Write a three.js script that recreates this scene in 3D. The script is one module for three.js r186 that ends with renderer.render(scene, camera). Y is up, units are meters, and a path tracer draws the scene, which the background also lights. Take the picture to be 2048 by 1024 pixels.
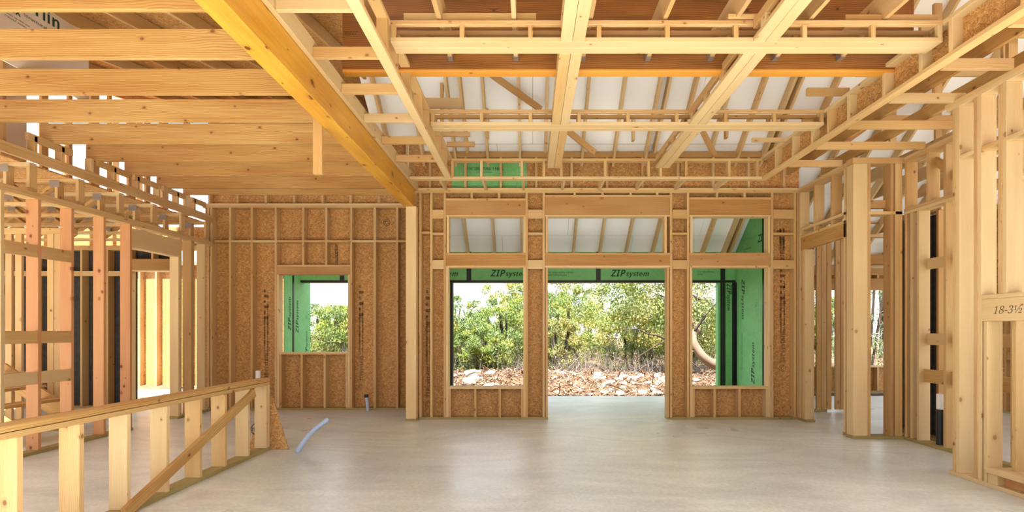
import * as THREE from 'three';
import { mergeGeometries } from 'three/addons/utils/BufferGeometryUtils.js';

// ---------------------------------------------------------------- camera, sky, sun, exposure
const scene = new THREE.Scene();
const EYE = 1.39, F = 1000, CX = 1060, CY = 662;          // eye height, focal length and vanishing point in photo pixels
const camera = new THREE.PerspectiveCamera(2 * Math.atan(512 / F) * 180 / Math.PI, 2, 0.05, 400);
camera.position.set(0, EYE, 0);
camera.setViewOffset(2048, 1024, 1024 - CX, 512 - CY, 2048, 1024);   // shift lens: verticals stay vertical
const renderer = new THREE.WebGLRenderer();
renderer.toneMapping = THREE.LinearToneMapping;
renderer.toneMappingExposure = 2.85;
renderer.shadowMap.enabled = true;

{ // bright, thinly veiled sky
  const w = 64, h = 32, d = new Float32Array(w * h * 4);
  for (let j = 0; j < h; j++) for (let i = 0; i < w; i++) {
    const el = Math.max(0, (j + 0.5) / h * 2 - 1), t = Math.pow(el, 0.6), k = (j * w + i) * 4;
    d[k] = 0.92 - 0.32 * t; d[k + 1] = 0.97 - 0.26 * t; d[k + 2] = 1.02 - 0.14 * t; d[k + 3] = 1;
  }
  const sky = new THREE.DataTexture(d, w, h, THREE.RGBAFormat, THREE.FloatType);
  sky.mapping = THREE.EquirectangularReflectionMapping; sky.magFilter = THREE.LinearFilter; sky.needsUpdate = true;
  scene.background = sky;
}
const sun = new THREE.DirectionalLight(0xfffaf3, 9.5);
sun.position.set(-2.5, 20, 8.5); sun.castShadow = true; sun.shadow.radius = 3;
sun.shadow.mapSize.set(4096, 4096);
Object.assign(sun.shadow.camera, { left: -22, right: 22, top: 22, bottom: -22, near: 1, far: 70 });
scene.add(sun, sun.target);

// ---------------------------------------------------------------- helpers
function rngOf(a) { return () => { a = (a + 0x6D2B79F5) | 0; let t = Math.imul(a ^ (a >>> 15), 1 | a); t = (t + Math.imul(t ^ (t >>> 7), 61 | t)) ^ t; return ((t ^ (t >>> 14)) >>> 0) / 4294967296; }; }
const rnd = rngOf(7);
const R = (a, b) => a + (b - a) * rnd();
const pick = (a) => a[Math.floor(rnd() * a.length)];
const hash = (x, y, s) => { let n = Math.imul(x, 374761393) + Math.imul(y, 668265263) + Math.imul(s, 974711); n = Math.imul(n ^ (n >>> 13), 1274126177); return ((n ^ (n >>> 16)) >>> 0) / 4294967296; };
function noise(x, y, px, py, s) {                          // value noise, periodic in px by py
  const xi = Math.floor(x), yi = Math.floor(y), fx = x - xi, fy = y - yi, u = fx * fx * (3 - 2 * fx), v = fy * fy * (3 - 2 * fy);
  const m = (a, n) => ((a % n) + n) % n, g = (a, b) => hash(m(a, px), m(b, py), s);
  return (g(xi, yi) * (1 - u) + g(xi + 1, yi) * u) * (1 - v) + (g(xi, yi + 1) * (1 - u) + g(xi + 1, yi + 1) * u) * v;
}
const sx = (px, Z) => (px - CX) * Z / F, sy = (py, Z) => EYE - (py - CY) * Z / F;      // photo pixel at a known distance -> metres
const V = (x, y, Z) => new THREE.Vector3(x, y, -Z);
const PV = (px, py, Z) => V(sx(px, Z), sy(py, Z), Z);
const names = new Map();
function numbered(n) { const k = names.get(n) || 0; names.set(n, k + 1); return k ? n + '_' + String(k).padStart(3, '0') : n; }
function shadows(o) { o.traverse((m) => { if (m.isMesh) { m.castShadow = true; m.receiveShadow = true; } }); return o; }
function thing(name, label, category, group, kind) { const o = new THREE.Group(); o.name = numbered(name); o.userData = { label, category }; if (group) o.userData.group = group; if (kind) o.userData.kind = kind; scene.add(o); return o; }
const structure = (name, label, category) => thing(name, label, category, null, 'structure');
function sub(parent, name) { const o = new THREE.Group(); o.name = name; parent.add(o); return o; }
function tex(w, h, fn, srgb = true) {
  const d = new Uint8Array(w * h * 4);
  for (let j = 0; j < h; j++) for (let i = 0; i < w; i++) { const c = fn(i / w, j / h, i, j), k = (j * w + i) * 4; d[k] = c[0]; d[k + 1] = c[1]; d[k + 2] = c[2]; d[k + 3] = 255; }
  return finish(d, w, h, srgb);
}
function finish(d, w, h, srgb) {
  const t = new THREE.DataTexture(d, w, h); t.wrapS = t.wrapT = THREE.RepeatWrapping; t.magFilter = THREE.LinearFilter; t.minFilter = THREE.LinearMipmapLinearFilter; t.generateMipmaps = true;
  if (srgb) t.colorSpace = THREE.SRGBColorSpace; t.needsUpdate = true; return t;
}

// ---------------------------------------------------------------- procedural surfaces
const WL = 2.4, WH = 0.3;                                   // a wood texture covers 2.4 m along and 0.3 m across the grain
function woodTex(seed, light, dark, knot, nKnots, contrast, ringW = 0.011) {
  const r = rngOf(seed), knots = [];
  for (let i = 0; i < nKnots; i++) knots.push([r() * WL, r() * WH, 0.005 + r() * r() * 0.018, 0.4 + r() * 0.6]);
  const W = 1024, H = 256;
  return tex(W, H, (u, v) => {
    const x = u * WL, y = v * WH;
    let ring = (Math.abs(v - 0.5) * 0.3) + 0.03 * noise(u * 5, v * 2, 5, 2, seed) + 0.012 * noise(u * 17, v * 5, 17, 5, seed + 1), kn = 0;
    for (const [kx, ky, kr, ks] of knots) {
      let dx = Math.abs(x - kx), dy = Math.abs(y - ky); dx = Math.min(dx, WL - dx); dy = Math.min(dy, WH - dy);
      const d2 = dx * dx / 9 + dy * dy; ring += 1.5 * kr * Math.exp(-d2 / (kr * kr * 3.2));
      const dd = Math.sqrt(dx * dx * 0.55 + dy * dy) / kr; if (dd < 1.25) kn = Math.max(kn, ks * Math.min(1, (1.25 - dd) * 3));
      else if (dd < 2.6) kn = Math.max(kn, 0.22 * ks * (2.6 - dd) / 1.35);
    }
    const q = ring / ringW, f = q - Math.floor(q); let late = Math.pow(f, 3) * (1 - Math.pow(f, 14));
    late = late * contrast * (0.55 + 0.9 * noise(u * 7, v * 9, 7, 9, seed + 2));
    const fib = (noise(u * 60, v * 200, 60, 200, seed + 3) - 0.5) * 0.16 + (noise(u * 4, v * 3, 4, 3, seed + 4) - 0.5) * 0.5 * contrast + (noise(u * 12, v * 40, 12, 40, seed + 5) - 0.5) * 0.22 * contrast;
    const t = Math.max(0, Math.min(1, late + fib + 0.2));
    return [0, 1, 2].map((c) => { const a = light[c] + (dark[c] - light[c]) * t; return Math.max(0, Math.min(255, a + (knot[c] - a) * kn)); });
  });
}
const wt = [
  woodTex(11, [244, 208, 150], [214, 160, 92], [150, 96, 50], 4, 0.75),
  woodTex(23, [240, 204, 152], [205, 152, 90], [140, 86, 44], 6, 0.9),
  woodTex(37, [248, 220, 172], [222, 178, 118], [166, 112, 64], 4, 0.6),
  woodTex(53, [238, 184, 132], [206, 136, 84], [138, 76, 40], 5, 0.7),   // reddish fir
  woodTex(71, [240, 198, 128], [196, 136, 66], [132, 78, 40], 4, 1.1, 0.016),   // wide flat-sawn
];
const std = (o) => new THREE.MeshStandardMaterial({ roughness: 0.72, metalness: 0, ...o });
const tint = (t, r, g, b) => std({ map: t, color: new THREE.Color().setRGB(r, g, b) });
const M = {  // pale, amber and header tints also put light and shade into the wood
  pine: [tint(wt[0], 0.668, 0.649, 0.595), tint(wt[1], 0.668, 0.640, 0.580), tint(wt[2], 0.677, 0.656, 0.603), tint(wt[0], 0.609, 0.558, 0.467), tint(wt[1], 0.711, 0.689, 0.633)],
  pale: [tint(wt[2], 0.761, 0.746, 0.700), tint(wt[2], 0.711, 0.697, 0.648), tint(wt[0], 0.744, 0.730, 0.693)],
  amber: [tint(wt[1], 0.592, 0.517, 0.392), tint(wt[0], 0.575, 0.501, 0.377)],
  fir: [tint(wt[3], 0.677, 0.607, 0.527), tint(wt[3], 0.728, 0.673, 0.587)],
  wide: [tint(wt[4], 0.639, 0.620, 0.570), tint(wt[4], 0.594, 0.546, 0.462)],
  header: [tint(wt[4], 0.525, 0.443, 0.331), tint(wt[1], 0.525, 0.435, 0.316)],
  treated: std({ map: wt[1], color: new THREE.Color().setRGB(0.42, 0.50, 0.36) }),
};
M.glulam = new THREE.MeshPhysicalMaterial({ map: woodTex(91, [222, 166, 60], [172, 112, 26], [96, 50, 14], 8, 1.0, 0.009), roughness: 0.42, clearcoat: 0.25, clearcoatRoughness: 0.35 });
M.lvl = std({ map: woodTex(95, [150, 94, 36], [98, 58, 18], [60, 30, 14], 3, 1.2, 0.02), roughness: 0.6 });
M.lvlEdge = std({ map: woodTex(96, [226, 160, 62], [190, 122, 40], [120, 60, 20], 2, 0.8, 0.006), roughness: 0.55 });
{ // oriented strand board: overlapping flakes, 1.22 m square
  const make = (seed, pal, n) => {
    const S = 1024, d = new Uint8Array(S * S * 4), r = rngOf(seed);
    for (let i = 0; i < S * S; i++) { d[i * 4] = pal[0][0]; d[i * 4 + 1] = pal[0][1]; d[i * 4 + 2] = pal[0][2]; d[i * 4 + 3] = 255; }
    for (let i = 0; i < n; i++) {
      const L = 14 + r() * 46, w = 3 + r() * 8, a = (r() - 0.5) * 2.2 + (r() < 0.3 ? 1.57 : 0), ca = Math.cos(a), sa = Math.sin(a), x0 = r() * S, y0 = r() * S, c = pal[Math.floor(r() * pal.length)], g = 0.9 + r() * 0.2, rr = Math.ceil((L + w) / 2);
      for (let y = -rr; y <= rr; y++) for (let x = -rr; x <= rr; x++) {
        const p = x * ca + y * sa, q = -x * sa + y * ca; if (Math.abs(p) > L / 2 || Math.abs(q) > w / 2 * (1 - 0.5 * Math.pow(Math.abs(p) * 2 / L, 3))) continue;
        const k = ((((y0 + y) & 1023) * S) + ((x0 + x) & 1023)) * 4, e = g * (q < -w / 2 + 1.2 ? 0.78 : 1) * (0.97 + 0.06 * hash(x0 + x | 0, q | 0, seed));
        for (let m = 0; m < 3; m++) d[k + m] = Math.min(255, c[m] * e);
      }
    }
    return finish(d, S, S, true);
  };
  const a = make(5, [[196, 146, 86], [208, 160, 100], [184, 132, 74], [214, 170, 112], [170, 118, 64], [202, 150, 90]], 9000);
  M.osb = [std({ map: a, roughness: 0.75, color: new THREE.Color().setRGB(0.85, 0.83, 0.77) }), std({ map: a, roughness: 0.75, color: new THREE.Color().setRGB(0.92, 0.90, 0.84) })];
}
{ // trowelled concrete, 6 m square
  const c = tex(1024, 1024, (u, v) => {
    const big = noise(u * 5, v * 5, 5, 5, 1) * 0.5 + noise(u * 11, v * 11, 11, 11, 2) * 0.3 + noise(u * 29, v * 23, 29, 23, 3) * 0.2;
    const wx = noise(u * 6, v * 6, 6, 6, 4), arc = noise(u * 14 + 3 * wx, v * 60 + 8 * wx, 14 + 0, 60, 5), fine = noise(u * 340, v * 340, 340, 340, 6), speck = noise(u * 160, v * 160, 160, 160, 7);
    let g = 210 + (big - 0.5) * 40 + (arc - 0.5) * 16 + (fine - 0.5) * 16; const sw = noise(u * 9 + 2.2 * noise(u * 4, v * 4, 4, 4, 15), v * 26 + 5 * noise(u * 5, v * 5, 5, 5, 16), 9, 26, 17); const patch = Math.max(0, noise(u * 4, v * 4, 4, 4, 18) - 0.55) * 2; g += (sw - 0.5) * 34 * patch + patch * 10; if (speck > 0.985) g -= 35;
    return [g - 3, g - 1 - (big - 0.5) * 6, g - 10 - (big - 0.5) * 14];
  });
  const ro = tex(512, 512, (u, v) => { const n = noise(u * 7, v * 7, 7, 7, 11) * 0.6 + noise(u * 31, v * 31, 31, 31, 12) * 0.4, g = 120 + n * 110; return [g, g, g]; }, false);
  const bp = tex(512, 512, (u, v) => { const wx = noise(u * 6, v * 6, 6, 6, 4), g = 128 + 90 * (noise(u * 14 + 3 * wx, v * 40 + 6 * wx, 14, 40, 13) - 0.5) + 40 * (noise(u * 120, v * 120, 120, 120, 14) - 0.5); return [g, g, g]; }, false);
  M.concrete = std({ map: c, roughnessMap: ro, roughness: 0.5, bumpMap: bp, bumpScale: 0.0025 });
  M.dirt = std({ map: tex(512, 512, (u, v) => { const n = noise(u * 20, v * 20, 20, 20, 21) * 0.5 + noise(u * 90, v * 90, 90, 90, 22) * 0.5; return [84 + 48 * n, 64 + 40 * n, 46 + 30 * n]; }), roughness: 1 });
}
M.foil = std({ color: new THREE.Color().setRGB(0.95, 0.96, 0.97), metalness: 0.12, roughness: 0.5, bumpMap: tex(256, 256, (u, v) => { const g = 128 + 120 * (noise(u * 12, v * 5, 12, 5, 31) - 0.5) + 50 * (noise(u * 40, v * 30, 40, 30, 32) - 0.5); return [g, g, g]; }, false), bumpScale: 0.004 });
M.green = std({ roughness: 0.6, map: tex(256, 256, (u, v) => { const n = noise(u * 60, v * 60, 60, 60, 41) * 0.6 + noise(u * 9, v * 9, 9, 9, 42) * 0.4; return [106 + 20 * n, 174 + 20 * n, 104 + 20 * n]; }) });
M.tape = std({ color: 0x16181a, roughness: 0.4 });
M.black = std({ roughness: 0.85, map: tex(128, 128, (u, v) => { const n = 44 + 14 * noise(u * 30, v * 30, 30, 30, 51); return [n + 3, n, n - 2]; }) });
M.grey = std({ color: 0xd2c4b4, roughness: 0.8 });
M.steel = std({ color: 0xb9bcc0, metalness: 0.9, roughness: 0.38 });
M.pvcWhite = std({ color: 0xece8e2, roughness: 0.4 });
M.pvcBlack = std({ color: 0x17181a, roughness: 0.45 });
M.conduit = std({ color: 0xa3b4cf, roughness: 0.45 });
M.rock = std({ roughness: 0.95, map: tex(128, 128, (u, v) => { const n = noise(u * 12, v * 12, 12, 12, 61) * 0.6 + noise(u * 40, v * 40, 40, 40, 62) * 0.4; return [150 + 60 * n, 145 + 58 * n, 136 + 56 * n]; }) });

// ---------------------------------------------------------------- lumber
// a board with eased edges; a = its half sizes; lg = index of the long axis; uv runs along the grain in metres
function boardGeo(hx, hy, hz, lg, c = 0.0025) {
  const h = [hx, hy, hz], pos = [], nor = [], uv = [], o = [R(0, WL), R(0, WH), R(0, WH)];
  c = Math.min(c, hx * 0.3, hy * 0.3, hz * 0.3);
  const put = (p, n, ax) => {
    pos.push(...p); nor.push(...n);
    if (ax === lg) { const a = (lg + 1) % 3, b = (lg + 2) % 3; uv.push((p[a] + o[0]) / WL, (p[b] + o[1]) / WH); }
    else { const b = 3 - lg - ax; uv.push((p[lg] + o[0]) / WL, (p[b] + o[1] + ax * 0.11) / WH); }
  };
  const quad = (A, B, C, D, n, ax) => { const e1 = B.map((v, i) => v - A[i]), e2 = C.map((v, i) => v - A[i]); const cr = [e1[1] * e2[2] - e1[2] * e2[1], e1[2] * e2[0] - e1[0] * e2[2], e1[0] * e2[1] - e1[1] * e2[0]]; const ok = cr[0] * n[0] + cr[1] * n[1] + cr[2] * n[2] > 0; for (const p of ok ? [A, B, C, A, C, D] : [A, C, B, A, D, C]) put(p, n, ax); };
  for (let ax = 0; ax < 3; ax++) for (const s of [-1, 1]) {
    const a = (ax + 1) % 3, b = (ax + 2) % 3, P = (i, j) => { const p = [0, 0, 0]; p[ax] = s * h[ax]; p[a] = i * (h[a] - c); p[b] = j * (h[b] - c); return p; }, n = [0, 0, 0]; n[ax] = s;
    quad(P(-1, -1), P(1, -1), P(1, 1), P(-1, 1), n, ax);
    for (const t of [-1, 1]) {                              // edge between +-ax and +-a, running along b
      const E = (onAx, j) => { const p = [0, 0, 0]; p[ax] = s * (onAx ? h[ax] : h[ax] - c); p[a] = t * (onAx ? h[a] - c : h[a]); p[b] = j * (h[b] - c); return p; }, m = [0, 0, 0]; m[ax] = s * 0.7071; m[a] = t * 0.7071;
      quad(E(1, -1), E(1, 1), E(0, 1), E(0, -1), m, ax === lg ? a : ax);
    }
  }
  const g = new THREE.BufferGeometry();
  g.setAttribute('position', new THREE.Float32BufferAttribute(pos, 3)); g.setAttribute('normal', new THREE.Float32BufferAttribute(nor, 3)); g.setAttribute('uv', new THREE.Float32BufferAttribute(uv, 2));
  return g;
}
const matOf = (m) => Array.isArray(m) ? pick(m) : m;
// axis-aligned board between two corners: x, y in metres, Z = distance in front of the camera
function B(parent, name, x0, x1, y0, y1, Z0, Z1, mat = M.pine, c) {
  const hx = Math.abs(x1 - x0) / 2, hy = Math.abs(y1 - y0) / 2, hz = Math.abs(Z1 - Z0) / 2, lg = hx >= hy && hx >= hz ? 0 : hy >= hz ? 1 : 2;
  const m = new THREE.Mesh(boardGeo(hx, hy, hz, lg, c), matOf(mat)); m.name = name; m.position.set((x0 + x1) / 2, (y0 + y1) / 2, -(Z0 + Z1) / 2); parent.add(m); return m;
}
// board of section w (sideways) by h (upwards) along the line a -> b
function beam(parent, name, a, b, w, h, mat = M.pine, up = new THREE.Vector3(0, 1, 0)) {
  const d = b.clone().sub(a), L = d.length(), x = d.clone().normalize(), z = x.clone().cross(up).normalize(), y = z.clone().cross(x);
  const m = new THREE.Mesh(boardGeo(L / 2, h / 2, w / 2, 0), matOf(mat)); m.name = name;
  m.quaternion.setFromRotationMatrix(new THREE.Matrix4().makeBasis(x, y, z)); m.position.copy(a).add(b).multiplyScalar(0.5); parent.add(m); return m;
}
// sheet goods: box with uv in metres over a tile size
function panel(parent, name, x0, x1, y0, y1, Z0, Z1, mat, tile = 1.22) {
  const g = new THREE.BoxGeometry(Math.abs(x1 - x0), Math.abs(y1 - y0), Math.abs(Z1 - Z0)), p = g.attributes.position, n = g.attributes.normal, uv = g.attributes.uv, ou = R(0, 1), ov = R(0, 1);
  for (let i = 0; i < p.count; i++) { const ax = Math.abs(n.getX(i)) > 0.5 ? 0 : Math.abs(n.getY(i)) > 0.5 ? 1 : 2; const u = ax === 0 ? p.getZ(i) : p.getX(i), v = ax === 1 ? p.getZ(i) : p.getY(i); uv.setXY(i, u / tile + ou, v / tile + ov); }
  const m = new THREE.Mesh(g, matOf(mat)); m.name = name; m.position.set((x0 + x1) / 2, (y0 + y1) / 2, -(Z0 + Z1) / 2); parent.add(m); return m;
}
// printed ink: draw(ctx, w, h) on a clear canvas; the sheet lies 1 mm off the face that it is printed on
function print(parent, name, w, h, center, right, up, draw, res = 220) {
  const cv = document.createElement('canvas'); cv.width = Math.max(16, Math.round(w * res)); cv.height = Math.max(16, Math.round(h * res));
  const ctx = cv.getContext('2d'); ctx.clearRect(0, 0, cv.width, cv.height); draw(ctx, cv.width, cv.height);
  const t = new THREE.CanvasTexture(cv); t.colorSpace = THREE.SRGBColorSpace;
  const m = new THREE.Mesh(new THREE.PlaneGeometry(w, h), new THREE.MeshStandardMaterial({ map: t, transparent: true, roughness: 0.8 })); m.name = name;
  const x = right.clone().normalize(), y = up.clone().normalize(), z = x.clone().cross(y);
  m.quaternion.setFromRotationMatrix(new THREE.Matrix4().makeBasis(x, y, z)); m.position.copy(center).addScaledVector(z, 0.001); parent.add(m); return m;
}
const XP = new THREE.Vector3(1, 0, 0), YP = new THREE.Vector3(0, 1, 0), ZP = new THREE.Vector3(0, 0, 1), neg = (v) => v.clone().negate();
const T2 = 0.038, W4 = 0.089, W6 = 0.14;                    // planed thickness, 4-inch and 6-inch widths

// ---------------------------------------------------------------- floor and ground
{
  const f = structure('floor', 'pale grey trowelled concrete slab inside the house and under the porch', 'floor');
  panel(f, 'slab', -13, 10, -0.15, 0, -6, 10.7, M.concrete, 6);
  const g = structure('ground', 'bare brown earth around the house', 'ground');
  const geo = new THREE.PlaneGeometry(160, 120, 160, 120); geo.rotateX(-Math.PI / 2);
  const p = geo.attributes.position;
  for (let i = 0; i < p.count; i++) {
    const x = p.getX(i), Z = -(p.getZ(i) - 30); let y = -0.12;
    if (Z > 10.8) y += 0.26 * Math.exp(-Math.pow((Z - 13.6) / 1.9, 2)) * (0.8 + 0.5 * noise(x * 0.5 + 50, Z * 0.5, 999, 999, 3)) + 0.2 * Math.min(1, (Z - 10.8) / 10) + 0.3 * (noise(x * 0.3 + 40, Z * 0.3, 999, 999, 4) - 0.5) * Math.min(1, (Z - 10.8) / 8);
    p.setXYZ(i, x, y, -Z);
  }
  geo.computeVertexNormals(); const uv = geo.attributes.uv; for (let i = 0; i < uv.count; i++) uv.setXY(i, p.getX(i) / 2, p.getZ(i) / 2);
  const m = new THREE.Mesh(geo, M.dirt); m.name = 'earth'; g.add(m);
}
function groundY(x, Z) { if (Z <= 10.8) return -0.12; return -0.12 + 0.26 * Math.exp(-Math.pow((Z - 13.6) / 1.9, 2)) * (0.8 + 0.5 * noise(x * 0.5 + 50, Z * 0.5, 999, 999, 3)) + 0.2 * Math.min(1, (Z - 10.8) / 10) + 0.3 * (noise(x * 0.3 + 40, Z * 0.3, 999, 999, 4) - 0.5) * Math.min(1, (Z - 10.8) / 8); }

// ---------------------------------------------------------------- prints
const ink = (a) => `rgba(40,24,10,${a})`;
function osbPrint(ctx, w, h, upside) {                       // the vertical line of stamps on the inner face of the boards
  ctx.save(); ctx.translate(w / 2, h / 2); ctx.rotate(-Math.PI / 2); const L = h, H = w; ctx.fillStyle = ink(0.5); ctx.strokeStyle = ink(0.5);
  ctx.lineWidth = H * 0.06; for (const k of [0, 1]) { ctx.beginPath(); ctx.arc(-L / 2 + L * (0.03 + k * 0.6), 0, H * 0.4, 0, 7); ctx.stroke(); ctx.beginPath(); ctx.arc(-L / 2 + L * (0.03 + k * 0.6), 0, H * 0.2, 0, 7); ctx.stroke(); }
  ctx.font = `bold ${Math.round(H * 0.85)}px sans-serif`; ctx.textBaseline = 'middle'; ctx.fillText('ZIPsystem', -L / 2 + L * 0.08, 0);
  ctx.font = `bold ${Math.round(H * 0.36)}px sans-serif`;
  const lines = ['RATED SHEATHING 7/16', 'STRUCTURAL 1 PANEL', 'EXPOSURE 1 24/16', 'SIZED FOR SPACING', 'PS 2-10 HUD-UM-40'];
  for (let i = 0; i < 5; i++) { ctx.fillText(lines[i], -L / 2 + L * (0.27 + 0.07 * (i % 5)), -H * 0.24); ctx.fillText(lines[(i + 2) % 5], -L / 2 + L * (0.27 + 0.08 * i), H * 0.24); }
  for (let i = 0; i < 6; i++) ctx.fillRect(-L / 2 + L * (0.66 + i * 0.05), -H * 0.35, L * 0.025, H * 0.7 * (i % 2 ? 0.4 : 1));
  ctx.restore();
}
function greenPrint(text2) { return (ctx, w, h) => { ctx.fillStyle = 'rgba(14,52,24,0.8)'; ctx.textBaseline = 'middle'; ctx.font = `italic bold ${Math.round(h * 0.92)}px sans-serif`; ctx.fillText('ZIP', w * 0.02, h * 0.5); const k = ctx.measureText('ZIP').width; ctx.font = `italic bold ${Math.round(h * 0.66)}px sans-serif`; ctx.fillText(text2 || 'system', w * 0.03 + k, h * 0.56); }; }
function lines(ls, col = 'rgba(14,52,24,0.75)') { return (ctx, w, h) => { ctx.fillStyle = col; ctx.textBaseline = 'middle'; ls.forEach((l, i) => { ctx.font = `bold ${Math.round(h / ls.length * 0.8)}px sans-serif`; ctx.fillText(l, w * 0.02, h * (i + 0.5) / ls.length, w * 0.96); }); }; }

// ---------------------------------------------------------------- back wall (windows, door opening, transoms)
const ZB = 7.85, ZBs = ZB + W6;                             // room face of the studs, inner face of the sheathing
{
  const w = structure('wall_back', 'exterior stud wall with a door opening, two windows and three transoms', 'wall');
  const X = (px) => sx(px, ZB), Y = (py) => sy(py, ZB);
  const stud = (px, y0, y1, name = 'stud', mat = M.pine) => B(w, name, X(px), X(px) + T2, y0, y1, ZB, ZBs, mat);
  const hor = (name, p0, p1, q0, q1, mat = M.pine, d = W6) => B(w, name, X(p0), X(p1), Y(q1), Y(q0), ZB, ZB + d, mat);
  const TOP = 3.56, P = 0.038;
  B(w, 'bottom_plate', X(838), X(1096), 0, P, ZB - 0.004, ZBs, M.treated); B(w, 'bottom_plate', X(1334), X(1600), 0, P, ZB - 0.004, ZBs, M.treated);
  B(w, 'top_plate', X(832), X(1600), TOP, TOP + P, ZB, ZBs); B(w, 'top_plate', X(832), X(1600), TOP + P, TOP + 2 * P, ZB - 0.005, ZBs, M.pale);
  for (const px of [838, 860, 887]) stud(px, P, TOP);
  for (const px of [1051, 1085]) stud(px, P, TOP);
  stud(1091, P, Y(533), 'jack_stud'); stud(1334, P, Y(533), 'jack_stud');
  stud(1340, P, TOP); stud(1374, P, TOP); stud(1542, P, TOP); stud(1588, P, TOP); stud(1594.5, P, TOP);
  // window jacks, sills, cripples
  for (const [l, r, cr] of [[892, 1047, [948, 997]], [1380, 1537, [1427, 1477]]]) {
    stud(l, P, Y(531), 'jack_stud', M.pale); stud(r - 0.5, P, Y(531), 'jack_stud', M.pale);
    hor('window_sill', l + 5, r, 773, 778, M.pale);
    stud(l + 4.8, P, Y(778), 'cripple_stud'); stud(r - 5.2, P, Y(778), 'cripple_stud');
    for (const c of cr) stud(c, P, Y(778), 'cripple_stud');
  }
  // lower headers with flat sills on them
  for (const [l, r] of [[892, 1051], [1090, 1340], [1379, 1542]]) { hor('header', l, r, 510.5, 531, M.header); hor('header_trim', l, r, 531, 535, M.pale); hor('transom_sill', l, r, 505.5, 510.5, M.amber); }
  // upper headers
  for (const [l, r, t] of [[892, 1051, 401], [1090, 1340, 394], [1379, 1542, 399]]) { hor('header', l, r, t, 430, M.header); hor('header_trim', l, r, 430, 433, M.pale); hor('flat_block', l, r, t - 4.5, t, M.pine); }
  // transom jambs
  for (const [l, r] of [[893, 1046.5], [1091, 1329], [1380.5, 1536]]) { stud(l, Y(505.5), Y(433), 'transom_jamb', M.pale); stud(r, Y(505.5), Y(433), 'transom_jamb', M.pale); }
  // cripples over the headers
  for (const px of [941, 996]) stud(px, Y(396.5), TOP, 'cripple_stud'); for (const px of [1147, 1203, 1259, 1312]) stud(px, Y(389.5), TOP, 'cripple_stud'); for (const px of [1432, 1487]) stud(px, Y(394.5), TOP, 'cripple_stud');
  // blocking between studs
  for (const [l, r] of [[865, 887], [1056, 1085], [1345, 1374], [1547, 1588]]) { hor('block', l, r, 419, 437, M.pine, T2); hor('block', l, r, 465, 469.5, M.pine); hor('block', l, r, 520, 538, M.pine, T2); }
  hor('block', 843, 860, 463, 467.5);
  // strand-board sheathing: panels around the openings, seams over studs
  const sh = (p0, p1, y0, y1, m) => panel(w, 'sheathing_panel', X(p0), X(p1), y0, y1, ZBs, ZBs + 0.011, m || M.osb);
  const yT = TOP + 2 * P;
  sh(830, 889.5, 0, 2.43); sh(830, 889.5, 2.433, yT);
  sh(890, 1049, 0, Y(777)); sh(890, 1049, Y(532), Y(508)); sh(890, 1049, Y(432), yT);
  sh(1049.4, 1094, 0, 2.43); sh(1049.4, 1094, 2.433, yT);
  sh(1094.4, 1336, Y(532), Y(508)); sh(1094.4, 1336, Y(432), yT);
  sh(1336.4, 1382, 0, 2.43); sh(1336.4, 1382, 2.433, yT);
  sh(1382.4, 1539, 0, Y(777)); sh(1382.4, 1539, Y(532), Y(508)); sh(1382.4, 1539, Y(432), yT);
  sh(1539.4, 1604, 0, 2.43); sh(1539.4, 1604, 2.433, yT);
  // green outer skin edge seen round the window openings
  print(w, 'printed_stamp', 0.12, 2.0, V(X(853.5), Y(690), ZBs), XP, YP, osbPrint); print(w, 'printed_stamp', 0.12, 1.75, V(X(1574), Y(633), ZBs), XP, YP, osbPrint);
  print(w, 'printed_stamp', 0.11, 0.55, V(X(1573), Y(488), ZBs), XP, YP, osbPrint);
  // low wall on top, behind the tray riser
  const Z8 = 7.99; for (const [a, b, m] of [[-1.85, -1.25, M.osb], [-0.05, 2.4, M.osb], [2.41, 4.3, M.osb]]) panel(w, 'upper_sheathing', a, b, yT, 4.14, Z8, Z8 + 0.011, m);
  const g = panel(w, 'green_panel', -1.25, -0.055, yT, 4.14, Z8, Z8 + 0.011, M.green); g.userData.label = 'green coated structural board';
  print(w, 'printed_lettering', 0.62, 0.085, V(-0.72, 3.985, Z8), XP, YP, lines(['7/16" STRUCTURAL 1 PANEL'], 'rgba(12,50,20,0.85)'));
  print(w, 'printed_lettering', 0.25, 0.035, V(-0.72, 3.93, Z8), XP, YP, lines(['SIZED FOR SPACING'], 'rgba(12,50,20,0.7)'));
  B(w, 'upper_plate', -1.85, 4.3, 4.14, 4.22, Z8 - 0.09, Z8 + 0.05, M.amber);
  for (let x = -1.6; x < 4.3; x += 0.56) B(w, 'upper_stud', x, x + T2, yT, 4.14, Z8 - 0.089, Z8, M.pine);
}

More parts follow.
